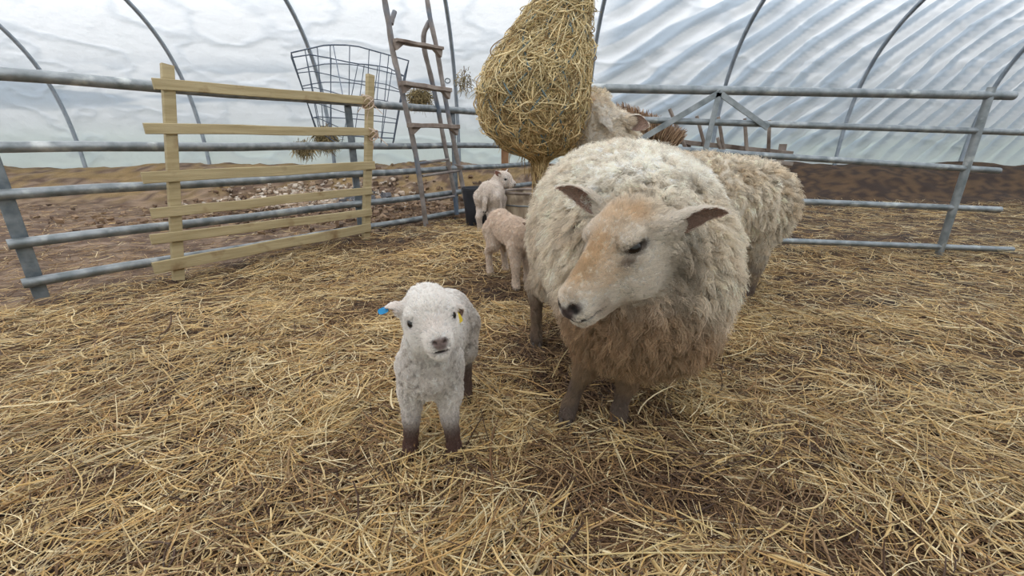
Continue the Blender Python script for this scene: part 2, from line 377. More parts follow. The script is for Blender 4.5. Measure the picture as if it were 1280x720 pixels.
for k in range(-4, 6):
    xh = HX0 + k * HSP; pts = [(xh, *[float(q) for q in profile(np.array([s]))[0:1][0]], 0) for s in ()]
    pts = []
    for s in np.linspace(0.0, 1, 70):
        a, b_ = profile(np.array([s])); yy, zz = float(a[0]), float(b_[0])
        dy, dz = (yy - TC) / TW, (zz + .12) / TZ; ln = math.hypot(dy, dz)
        pts.append((xh, yy - dy / ln * .05, zz - dz / ln * .05))
    m = MB(); m.tube(pts, .027, 10); o = m.build('tunnel_hoop', M['hoop'], None, True)
    lab = {-1: 'curved grey steel tunnel hoop rising behind the wire basket', 0: 'curved grey steel tunnel hoop between the ladder and the hay net', 1: 'leaning grey steel tunnel hoop rising just right of the hay net'}.get(k)
    if lab is None: lab = 'grey steel tunnel hoop well to the left of the wire basket' if k < -1 else 'grey steel tunnel hoop to the right beyond the creased plastic bay'
    tag(o, lab, 'pole', 'steel hoops of the tunnel')
# ------------------------------------------------------------------ left tube gate
def gpt(t, z): return np.array([GA[0] + GD[0] * t, GA[1] + GD[1] * t, z])
def tube_gate():
    a, b = gpt(-2.15, 0), gpt(2.35, 0); o = root('tube_gate', (a[0], a[1], 0), 'long grey galvanised tube gate behind the wooden hurdle and the ladder', 'gate')
    zs = [1.085, .765, .55, .315, .115]
    for z, r in zip(zs, (.03, .026, .026, .026, .026)):
        m = MB(); m.tube([gpt(-2.15 + 4.5 * i / 12, z + .004 * math.sin(i * 1.7)) for i in range(13)], r, 12); m.build('rail', M['steel'], o, True)
    for t in (-2.1, -.2, .92, 2.3):
        m = MB(); p = gpt(t, .02); q = gpt(t, 1.085); n = np.array([GD[1], -GD[0], 0]) * -.03
        m.board(p + n, q + n, (GD[0], GD[1], 0), .06, .012); m.build('upright', M['steel_dark'], o)
tube_gate()
# ------------------------------------------------------------------ wooden hurdle in front of it
def hurdle():
    R_ = P(462, 290, 3.38); R_[2] = 0
    def at(px, py):   # point on the hurdle plane seen at px,py
        x = (px - 640) / FPX; u = (360 - py) / FPX; fw = CP + u * SP; up = -SP + u * CP
        rx = x / fw; Y = (R_[0] * GD[1] - R_[1] * GD[0]) / (rx * GD[1] - GD[0]); return np.array([rx * Y, Y, CAMZ + up / fw * Y])
    o = root('wooden_hurdle', tuple(at(462, 290) * np.array([1, 1, 0])), 'pale wooden slatted hurdle at the left, tied to the tube gate with twine', 'hurdle')
    S_ = [((368, 118.5), (463, 126), .055), ((368, 163.5), (467, 165), .055), ((368, 212), (468, 206.5), .06), ((368, 248.5), (464, 238.5), .055), ((368, 277), (464, 265), .055), ((368, 302), (463, 284), .065)]
    for i, (l, r, w) in enumerate(S_):
        A, B = at(*l), at(*r); d = A - B; far = B + d * 2.3; far[2] = max(far[2], .1)
        m = MB(); m.board(far, B, (0, 0, 1), w, .02, segs=6, wob=.004); m.build('slat', M['pale_wood'], o)
    nn = np.array([-GD[1], GD[0], 0]) * .028
    for (t0, b0) in (((465.5, 93), (460, 302)),):
        A, B = at(*t0) + nn, at(*b0) + nn; m = MB(); m.board(B, A, (GD[0], GD[1], 0), .055, .04, segs=4, wob=.003); m.build('post', M['pale_wood'], o)
    A = at(368, 95); B = at(368, 320); d = at(368, 302) - at(463, 284)
    m = MB(); m.board(B + d * 1.1 + nn, A + d * 1.1 + nn, (GD[0], GD[1], 0), .055, .04); m.build('post', M['pale_wood'], o)
    # twine holding it to the gate
    for (c, s) in (((460, 128), 1), ((467, 168), .8)):
        c3 = at(*c); m = MB()
        for q in range(5):
            pts = [c3 + np.array([math.cos(w) * .04 * s, math.sin(w) * .045, math.sin(w + q) * .035 * s + (q - 2) * .008]) for w in np.linspace(0, 2 * PI, 14)]
            m.tube(pts, .004, 5)
        for e in ((-.09, .01, -.07), (.1, .0, -.08), (-.05, 0, -.3)):
            m.tube(curve_pts([c3 + nn * -1, c3 + np.array(e) * .5 + (0, 0, .01), c3 + np.array(e)], 8), .0028, 5)
        m.build('twine', M['pale_twine'], o, True)
hurdle()
# ------------------------------------------------------------------ right tube gate
def right_gate():
    o = root('braced_tube_gate', (1.0, 3.0, 0), 'grey steel tube gate with flat diagonal braces behind the ewes', 'gate')
    def rail(p, q, Y, r, ex0, ex1):
        A, B = P(*p, Y), P(*q, Y); d = B - A; m = MB(); m.tube([A - d * ex0, A, A + d * .5, B, B + d * ex1], r, 12); m.build('rail', M['steel'], o, True)
    rail((724, 109.8), (912, 113.2), 2.95, .026, .02, 1.9)
    rail((760, 148.5), (912, 153.5), 2.95, .02, .2, 2.6)
    rail((805, 184.5), (912, 191.5), 2.95, .02, .8, 3.2)
    A = P(700, 240, 2.95); B = P(1250, 262, 2.95); m = MB(); m.tube([A, B], .02, 12); m.build('rail', M['steel'], o, True)
    A = P(690, 290, 2.95); B = P(1265, 312, 2.95); m = MB(); m.tube([A, B], .02, 12); m.build('rail', M['steel'], o, True)
    for (p, q, w) in (((899, 116), (795, 178), .036), ((899, 116), (880, 196), .034), ((899, 116), (960, 160), .034)):
        m = MB(); a, b = P(*p, 2.92), P(*q, 2.92); m.board(a, b, (1, 0, 0) if abs(p[0] - q[0]) < 30 else (0, 0, 1), w, .008); m.build('brace', M['steel'], o)
    for px in (727, 1240):
        m = MB(); a = P(px, 109, 2.95); b = a.copy(); b[2] = .02; m.tube([b, a], .024, 12); m.build('post', M['steel'], o, True)
right_gate()
# ------------------------------------------------------------------ old ladder
def ladder():
    o = root('old_ladder', tuple(P(556, 275, 4.0) * np.array([1, 1, 0])), 'weathered double ladder with plank rungs standing against the tube gate', 'ladder')
    def YL(py): return 3.86 - (282 - py) * .0006
    def YR(py): return 4.22 - (262 - py) * .0006
    def pole(name, pts, Yf, r, ext=None):
        c = [P(x, y, Yf(y)) for x, y in pts]
        if ext: c = [c[0] + (c[0] - c[1]) * ext] + c
        m = MB(); cp = curve_pts(c, 40); m.tube(cp, [r * (1 + .06 * math.sin(i * 1.3)) for i in range(len(cp))], 10, jit=.04); return m.build(name, M['ladder_pole'], o, True)
    L_ = [(480.7, 0), (486.5, 33), (491, 64), (497, 89.5), (504, 121), (511, 152), (518, 184), (525.5, 229), (533, 285)]
    R_ = [(534, 0), (538, 25), (545, 56), (552, 97), (559, 136), (565.5, 169), (572, 200), (579, 236), (585, 266)]
    B_ = [(537, 27), (530, 42), (530.5, 62), (538, 93), (547.5, 136), (555, 177), (561, 207), (567, 236), (571, 268)]
    pole('side_pole', L_, YL, .0215, .8); pole('side_pole', R_, YR, .0205, .8)
    pole('prop_pole', B_, lambda y: YR(y) + .12 * sstep(20, 180, y) + .03, .021)
    m = MB(); m.tube(curve_pts([P(489, 30, 3.78), P(490.5, 23, 3.8), P(493.5, 14, 3.82)], 6), .018, 8, jit=.05); m.build('branch_stub', M['ladder_pole'], o, True)
    for (a, b, w, rw) in (((492, 50.5), (550.5, 61), .03, 1), ((502, 104), (561, 113), .042, 1), ((512.5, 156.5), (571, 158.5), .045, 1)):
        A, B = P(*a, 3.7), P(*b, 4.06); d = B - A
        m = MB(); m.board(A, B, (0, 0, 1), w * .75, .09, segs=5, wob=.003); rung = m.build('plank_rung', M['grey_wood'], o)
        for q, sg in ((A + d * .10, 1), (B - d * .08, -1)):
            h = .055; dd = nrm(d) * .045; dn = nrm(np.cross(d, (0, 0, 1))) * .02; m = MB(); z0 = np.array([0, 0, -w * .35])
            tri = [q - dd + z0, q + dd + z0, q - dd * .7 * sg + z0 + (0, 0, -h)]; V = [t_ - dn for t_ in tri] + [t_ + dn for t_ in tri]
            m.add(V, [(0, 1, 2), (5, 4, 3), (0, 3, 4, 1), (1, 4, 5, 2), (2, 5, 3, 0)]); m.build('bracket', M['grey_wood'], o).parent = rung
    q = P(574, 207, 4.16); m = MB(); m.add([q + np.array(k) for k in ((-.05, -.03, .015), (.045, -.03, -.01), (.02, -.03, -.035), (-.05, .03, .015), (.045, .03, -.01), (.02, .03, -.035))], [(0, 1, 2), (5, 4, 3), (0, 3, 4, 1), (1, 4, 5, 2), (2, 5, 3, 0)]); m.build('bracket', M['grey_wood'], o)
    for (a, b) in (((524, 204), (560, 199.5)), ((528, 220), (575, 213)), ((534, 250.5), (568, 245.5))):
        m = MB(); m.tube([P(*a, 3.86), P(*b, 4.18)], .012, 8); m.build('rung', M['ladder_pole'], o, True)
    m = MB(); c = P(558, 101, 4.05); m.tube([c + np.array([math.cos(w) * .022 + .01, 0, math.sin(w) * .018]) for w in np.linspace(0, 2 * PI, 14)], .005, 6); m.build('hook', M['steel_dark'], o, True)
ladder()
# ------------------------------------------------------------------ wire basket
def basket():
    o = root('wire_basket', tuple(P(440, 170, 4.1)), 'tapered wire mesh hay basket hanging behind the wooden hurdle', 'basket')
    def Y_(px, back): return 3.95 + (px - 368) * .0028 + (.38 if back else 0)
    front = [(364, 66), (388, 60.5), (408, 56), (442, 56.5), (476, 66), (511, 76)]
    back = [(364, 72), (390, 68), (446, 80), (457, 80.5), (484, 84), (505, 95)]
    bf = [(396, 166), (401, 166), (410, 168), (440, 170), (470, 172), (493, 173)]
    bb = [(397, 164), (404, 168), (424, 181), (444, 183), (470, 184), (490, 184)]
    def interp(pts, t):
        k = t * (len(pts) - 1); i = min(int(k), len(pts) - 2); f = k - i; return np.array(pts[i]) * (1 - f) + np.array(pts[i + 1]) * f
    T = lambda pts, t, bk: P(*interp(pts, t), Y_(interp(pts, t)[0], bk))
    def side(name, top, bot, bk, nv, nh):
        m = MB()
        for i in range(nv): m.tube([T(top, i / (nv - 1), bk), T(bot, i / (nv - 1), bk)], .0042, 5)
        for j in range(nh + 1):
            f = j / nh; m.tube([T(top, t, bk) * (1 - f) + T(bot, t, bk) * f for t in np.linspace(0, 1, 12)], .0058 if j in (0, nh) else .0042, 5)
        m.build(name, M['wire'], o, True)
    side('front_panel', front, bf, False, 8, 5); side('rear_panel', back, bb, True, 8, 5)
    for t, nm in ((0, 'end_panel'), (1, 'end_panel')):
        m = MB()
        for j in range(6):
            f = j / 5; a = T(front, t, False) * (1 - f) + T(bf, t, False) * f; b = T(back, t, True) * (1 - f) + T(bb, t, True) * f; m.tube([a, b], .005, 5)
        for j in range(4):
            f = j / 3; m.tube([T(front, t, False) * (1 - f) + T(back, t, True) * f, T(bf, t, False) * (1 - f) + T(bb, t, True) * f], .0042, 5)
        m.build(nm, M['wire'], o, True)
    m = MB()
    for i in range(8): m.tube([T(bf, i / 7, False), T(bb, i / 7, True)], .0042, 5)
    m.build('base_grid', M['wire'], o, True)
    # straps that hang it from the gate rail
    m = MB(); g = gpt(-.25, 1.1); m.tube([T(front, .45, False), g + (0, 0, .02)], .004, 5); g = gpt(.05, 1.1); m.tube([T(front, .8, False), g + (0, 0, .02)], .004, 5); m.build('hanger', M['wire'], o, True)
basket()
# ------------------------------------------------------------------ bucket, trough, timber post
def lathe(prof, c, n=36, sx=1, sy=1):
    V = []; F = []; K = len(prof)
    for (r, z) in prof:
        for k in range(n): w = 2 * PI * k / n; V.append((c[0] + r * math.cos(w) * sx, c[1] + r * math.sin(w) * sy, c[2] + z))
    for i in range(K - 1):
        for k in range(n): F.append((i*n+k, i*n+(k+1) % n, (i+1)*n+(k+1) % n, (i+1)*n+k))
    F.append(tuple(range(n - 1, -1, -1))); F.append(tuple((K-1)*n+k for k in range(n)))
    return V, F
def bucket():
    c = P(596, 262, 4.0); gz = ghs(c[0], c[1]) - .01; c[2] = gz; top = P(596, 234, 4.0)[2] - gz
    o = root('bucket', tuple(c), 'black plastic bucket standing between the ladder and the far lamb', 'bucket')
    m = MB(); m.add(*lathe([(.092, 0), (.098, .02), (.125, top - .02), (.134, top - .018), (.134, top), (.126, top), (.12, top - .03), (.094, .03)], c)); m.build('body', M['black_plastic'], o, True)
    m = MB(); m.tube([c + np.array([math.cos(w) * .137, -.02 + .05 * math.sin(w), top - .02 - .05 * math.sin(w)]) for w in np.linspace(0, PI, 20)], .003, 6); m.build('handle', M['wire'], o, True)
bucket()
def trough():
    Y = 3.72; c = P(662, 270, Y); c[2] = ghs(c[0], c[1]) - .02; top = P(650, 240.5, Y)[2] - c[2]
    o = root('feed_trough', tuple(c), 'weathered round wooden tub behind the far lamb, beneath the hay net', 'trough')
    m = MB(); w0 = .235
    m.add(*lathe([(w0 * .93, 0), (w0, top * .3), (w0 * 1.04, top * .6), (w0 * 1.03, top), (w0 * .96, top), (w0 * .94, top * .5), (w0 * .88, .04)], c, 40, 1, .8)); m.build('tub', M['trough_wood'], o, True)
    m = MB(); rim = [c + np.array([math.cos(w) * w0 * 1.0, math.sin(w) * w0 * .8, top + .006]) for w in np.linspace(0, 2 * PI, 41)]; m.tube(rim, .012, 8); m.build('rim', M['grey_wood'], o, True)
    for k in range(2):
        m = MB(); zz = top * (.25 + .5 * k); m.tube([c + np.array([math.cos(w) * w0 * 1.035, math.sin(w) * w0 * .835, zz]) for w in np.linspace(0, 2 * PI, 41)], .006, 6); m.build('hoop_band', M['steel_dark'], o, True)
trough()
a = P(631, 195, 5.3); m = MB(); m.board((a[0], 5.3, -.02), (a[0], 5.3, 1.0), (1, 0, 0), .085, .07, segs=4, wob=.002)
tag(m.build('timber_post', M['brown_wood']), 'reddish brown timber post behind the gate below the hay net', 'post')
# ------------------------------------------------------------------ rustic rack and thatch behind the right gate
def rack():
    Y = 3.55; o = root('wooden_rack', tuple(P(875, 190, Y)), 'rough grey wooden rack of poles and battens behind the braced gate', 'rack')
    for (p, q) in (((837, 136), (859, 190)), ((871, 145), (883, 190)), ((898, 146), (906, 196)), ((897, 172), (904, 200)), ((931, 148), (934, 200)), ((962, 150), (960, 205))):
        m = MB(); a, b = P(*p, Y - .03), P(*q, Y - .03); b2 = b + (b - a) * 1.6; m.tube([a, (a + b) / 2, b, b2], [.013, .014, .015, .015], 8, jit=.06); m.build('pole', M['grey_wood'], o, True)
    for (p, q, w) in (((848, 177), (990, 192), .034), ((854, 192), (990, 205), .03)):
        m = MB(); m.board(P(*p, Y), P(*q, Y), (0, 0, 1), w, .03, segs=5, wob=.003); m.build('batten', M['grey_wood'], o)
    for px in (860, 980):
        a = P(px, 180, Y + .03); m = MB(); m.board((a[0], Y + .04, .02), (a[0], Y + .04, a[2]), (1, 0, 0), .05, .03); m.build('leg', M['grey_wood'], o)
rack()
def thatch():
    n = 900; Y = 3.3
    t = RNG.random(n); s = RNG.random(n)
    outer = np.stack([768 + 92 * t, 128 + 36 * t ** 1.5 + RNG.uniform(-3, 4, n)], -1)
    inner = np.stack([775 + 62 * t ** .8, 162 + 30 * t ** .7 + RNG.uniform(-12, 4, n)], -1)
    a_ = inner * (1 - .35 * s[:, None]) + outer * .35 * s[:, None]; b_ = inner * .25 * (1 - s[:, None]) + outer * (1 - .25 * (1 - s[:, None]))
    pos = np.zeros((n, 4, 3))
    for i in range(n):
        yy = Y + RNG.uniform(-.03, .03)
        for k in range(4):
            f = k / 3; q = a_[i] * (1 - f) + b_[i] * f; pos[i, k] = P(q[0] + RNG.uniform(-1, 1), q[1], yy)
    pal = np.array([S(158, 128, 100), S(176, 144, 114), S(134, 104, 80), S(190, 160, 128), S(116, 92, 76)])[RNG.integers(0, 5, n)]
    m = MB(); V = []; F = []; C = []
    for i in range(n):
        k = MB(); r = RNG.uniform(.0022, .005); k.tube(list(pos[i]), [r, r, r * .9, r * .4], 5); b = len(V); V += k.v; F += [tuple(b + j for j in f) for f in k.f]; C += [pal[i]] * len(k.v)
    o = mesh_obj('bracken_bundle', np.array(V), F, M['hay'], smooth=True, cols=np.array(C))
    tag(o, 'fan of dry brown bracken stems hanging behind the braced gate', 'bracken', kind='stuff')
thatch()
# ------------------------------------------------------------------ dry plant clumps caught on the plastic
def clump(cpx, cpy, Y, rx, rz, n, label, seed, down=.3):
    r = np.random.default_rng(seed); c = P(cpx, cpy, Y); pos = np.zeros((n, 5, 3)); a = r.uniform(0, 2 * PI, n); q = r.random(n) ** .6
    st = c + np.stack([np.cos(a) * q * rx * .7, r.uniform(-.05, .05, n), np.sin(a) * q * rz * .7], -1)
    d = np.stack([r.normal(0, 1, n), r.normal(0, .5, n), r.normal(-down, 1, n)], -1); d = nrm(d) * (rx * .6 * r.uniform(.4, 1.1, (n, 1)))
    for k in range(5): pos[:, k] = st + d * k / 4 + r.normal(0, .006, (n, 3)) + np.array([0, 0, -.04]) * (k / 4) ** 2 * rx * 4
    pal = np.array([S(150, 134, 96), S(120, 108, 78), S(104, 92, 66), S(170, 152, 112)])[r.integers(0, 4, n)]
    o = root('dry_plant', tuple(c), label, 'dry plant'); curves_obj('stems', pos, np.array([.004, .004, .0035, .003, .0015]), pal, M['hay'], o)
    m = MB(); m.tube(curve_pts([c + (0, .05, rz * .9), c + (.01, 0, .0), c + (-.01, 0, -rz * .6)], 8), .006, 6, jit=.1); m.build('twig', M['grey_wood'], o, True)
clump(525, 122, 6.5, .21, .15, 500, 'dry brown plant clump on the plastic behind the ladder', 1)
clump(580, 100, 6.5, .16, .2, 90, 'sparse spray of dry stems hooked on the hoop right of the ladder', 2, .9)
clump(408, 172, 6.4, .22, .22, 500, 'brown dry weeds on the plastic behind the wooden hurdle', 3, .6)
clump(380, 184, 6.3, .22, .12, 260, 'low pale dry weeds by the wall at the left end of the hurdle', 4, .6)
# ------------------------------------------------------------------ chips and stones on the muck
def scatter(name, label, cat, cx, cy, rx, ry, n, size, cols, seed):
    r = np.random.default_rng(seed); V = []; F = []; C = []
    for i in range(n):
        x = r.normal(cx, rx); y = r.normal(cy, ry); z = ghs(x, y) + r.uniform(0, .03); s = size * r.uniform(.5, 1.3)
        q = r.normal(0, 1, (8, 3)) * .15 + np.array([[a, b, c] for a in (-1, 1) for b in (-1, 1) for c in (-1, 1)]) * np.array([1, r.uniform(.4, .9), r.uniform(.25, .7)])
        rot = Matrix.Rotation(r.uniform(0, 6), 3, 'Z') @ Matrix.Rotation(r.normal(0, .5), 3, 'X'); q = (np.array(rot) @ q.T).T * s * .5 + (x, y, z + s * .2)
        b = len(V); V += list(q); F += [tuple(b + j for j in f) for f in ((0, 1, 3, 2), (4, 6, 7, 5), (0, 4, 5, 1), (2, 3, 7, 6), (0, 2, 6, 4), (1, 5, 7, 3))]; C += [np.array(cols[r.integers(0, len(cols))]) * r.uniform(.7, 1.1)] * 8
    tag(mesh_obj(name, np.array(V), F, M['litter'], smooth=False, cols=np.array(C)), label, cat, kind='stuff')
M['litter'] = pmat('litter', (1, 1, 1), scale=60, rough=.9, attr='col')
scatter('wood_chips', 'pale wood chips strewn on the muck behind the wooden hurdle', 'wood chips', -2.55, 5.55, .5, .22, 1500, .05, [S(190, 170, 150), S(160, 136, 112), S(206, 192, 176)], 3)
scatter('rubble', 'heap of grey stones on the muck behind the wooden hurdle', 'stones', -2.15, 5.6, .22, .08, 160, .07, [S(110, 110, 114), S(140, 140, 142), S(84, 84, 88)], 4)
scatter('dirt_clods', 'dark clods of muck lying beyond the tube gate', 'muck', -1.6, 4.9, 1.3, .5, 1400, .05, [S(126, 102, 82), S(100, 80, 64), S(150, 124, 98)], 5)

# ------------------------------------------------------------------ hay net
def haynet():
    Yc = 2.0
    prof = [(-110, 706, 708), (-90, 703, 711), (-60, 694, 718), (-30, 684, 728), (0, 671, 734), (30, 650, 733), (60, 628, 733), (90, 609, 733), (110, 602, 731), (140, 602, 729), (165, 611, 723), (183, 630, 712), (194, 650, 698), (199, 666, 684)]
    rings = [(P((a + b) / 2, y, Yc), (P(b, y, Yc)[0] - P(a, y, Yc)[0]) / 2) for y, a, b in prof]
    cz = np.array([c[2] for c, r in rings]); cxx = np.array([c[0] for c, r in rings]); rr = np.array([r for c, r in rings])
    o_ = np.argsort(cz); cz, cxx, rr = cz[o_], cxx[o_], rr[o_]
    cen = lambda z: np.interp(z, cz, cxx); rad = lambda z: np.interp(z, cz, rr)
    o = root('hay_net', (float(cen(.75)), Yc, float(cz[0])), 'bulging hay net stuffed with dry hay, hanging from the roof beside the ewe', 'hay net')
    # packed hay core
    nz, na = 110, 120; z = np.linspace(cz[0] + .003, cz[-1], nz); A = np.linspace(0, 2 * PI, na, endpoint=False)
    Z, AA = np.meshgrid(z, A, indexing='ij'); p = np.stack([np.cos(AA) * 3, np.sin(AA) * 3, Z * 7], -1).reshape(-1, 3)
    b = fbm(p, 3, 61).reshape(Z.shape)
    q = np.maximum(rad(Z) * (1 - .03 + .10 * (b - .5)) - .014, .002)
    V = np.stack([cen(Z) + np.cos(AA) * q, Yc + np.sin(AA) * q * .9, Z], -1).reshape(-1, 3)
    i = np.arange(nz * na).reshape(nz, na); j = np.roll(i, -1, 1); F = np.stack([i[:-1], j[:-1], j[1:], i[1:]], -1).reshape(-1, 4)
    core = mesh_obj('hay', V, F, M['hay_core'], o)
    # hay stems over the surface
    n = 21000; z = cz[0] + (cz[-1] - cz[0]) * RNG.random(n); keep = RNG.random(n) < rad(z) / rr.max() + .1; z = z[keep]; n = len(z); a = RNG.uniform(0, 2 * PI, n)
    K = 6; L = np.clip(RNG.lognormal(math.log(.085), .45, n), .03, .26); dz = RNG.normal(-.25, .9, n); da = RNG.normal(0, .75, n); ln = np.hypot(dz, da); dz /= ln; da /= ln; turn = RNG.normal(0, 1.2, n)
    pos = np.zeros((n, K, 3)); off = RNG.beta(1.2, 2.5, n) * .03 - .012; loop = np.abs(RNG.normal(0, .012, n)); zz = z.copy(); aa = a.copy(); th = np.arctan2(dz, da)
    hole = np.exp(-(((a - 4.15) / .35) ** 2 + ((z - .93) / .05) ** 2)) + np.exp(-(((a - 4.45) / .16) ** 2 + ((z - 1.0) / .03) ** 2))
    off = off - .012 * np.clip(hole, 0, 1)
    for k in range(K):
        r_ = rad(zz) + off + loop * math.sin(PI * k / (K - 1)); r_ = np.where(zz < cz[0] + .02, np.minimum(r_, np.maximum(rad(zz), .03)), r_)
        pos[:, k] = np.stack([cen(np.clip(zz, cz[0], cz[-1])) + np.cos(aa) * r_, Yc + np.sin(aa) * r_ * .9, zz], -1)
        st = L / (K - 1); th = th + turn / K; zz = zz + np.sin(th) * st; aa = aa + np.cos(th) * st / np.maximum(rad(zz), .05)
    pal = np.array([S(214, 194, 150), S(194, 176, 134), S(230, 212, 170), S(164, 146, 106), S(180, 154, 112), S(206, 190, 152), S(132, 112, 80)])[RNG.integers(0, 7, n)]
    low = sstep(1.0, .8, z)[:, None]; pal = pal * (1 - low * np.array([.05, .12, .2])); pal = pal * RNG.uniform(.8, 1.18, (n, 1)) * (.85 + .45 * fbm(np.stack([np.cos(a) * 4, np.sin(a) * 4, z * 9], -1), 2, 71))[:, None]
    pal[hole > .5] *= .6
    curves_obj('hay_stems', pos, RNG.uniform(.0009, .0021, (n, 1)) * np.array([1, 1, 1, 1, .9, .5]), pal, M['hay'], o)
    # wisps poking out
    n = 500; z = RNG.uniform(cz[0] + .02, cz[-1] - .05, n); a = RNG.uniform(0, 2 * PI, n); pos = np.zeros((n, 5, 3)); d = RNG.normal(0, .6, (n, 3)); r_ = rad(z)
    rd = np.stack([np.cos(a), np.sin(a) * .9, np.zeros(n)], -1); d = nrm(d + rd * .8) * RNG.uniform(.02, .07, (n, 1))
    for k in range(5): pos[:, k] = np.stack([cen(z), np.full(n, Yc), z], -1) + rd * (r_ - .005)[:, None] + d * k / 4 + np.array([0, 0, -.03]) * (k / 4) ** 2
    curves_obj('wisps', pos, np.array([.0012, .0012, .0011, .001, .0005]), np.array([S(170, 150, 100)] * n) * RNG.uniform(.7, 1.1, (n, 1)), M['hay'], o)
    # hanging strands under the net
    n = 80; pos = np.zeros((n, 6, 3)); c0 = P(668, 190, 2.0); 
    for i_ in range(n):
        g = RNG.random() < .75; x0 = c0[0] + (RNG.normal(.01, .018) if g else RNG.normal(-.02, .05)); y0 = Yc + RNG.normal(0, .02); z0 = .78 + RNG.uniform(-.03, .04); ll = RNG.uniform(.05, .17) * (1 if g else .6); sw = RNG.normal(0, .012, 2)
        for k in range(6): f = k / 5; pos[i_, k] = (x0 + sw[0] * f + RNG.normal(0, .002), y0 + sw[1] * f, z0 - ll * f)
    curves_obj('hanging_hay', pos, np.array([.0016] * 5 + [.0008]), np.array([S(150, 124, 84)] * n) * RNG.uniform(.6, 1.1, (n, 1)), M['hay'], o)
    # the net itself: crossing twine spirals
    m = MB(); na = 11
    for sgn in (1, -1):
        for k in range(na):
            pts = []
            for t in np.linspace(.02, 1, 60):
                zc = cz[0] + (cz[-1] - cz[0]) * t; an = 2 * PI * k / na + sgn * t * 3.1; r_ = float(rad(zc)) + .009 + .003 * math.sin(t * 60 + k)
                pts.append((float(cen(zc)) + math.cos(an) * r_, Yc + math.sin(an) * r_ * .9, zc))
            m.tube(pts, .0034, 5)
    m.build('net', M['twine'], o, True)
    top = np.array([float(cen(cz[-1])), Yc, cz[-1]]); m = MB(); m.tube([top - (0, 0, .03), top + (.01, 0, .3), top + (.05, 0, 2.88 - top[2])], .008, 8); m.build('rope', M['twine'], o, True)
haynet()
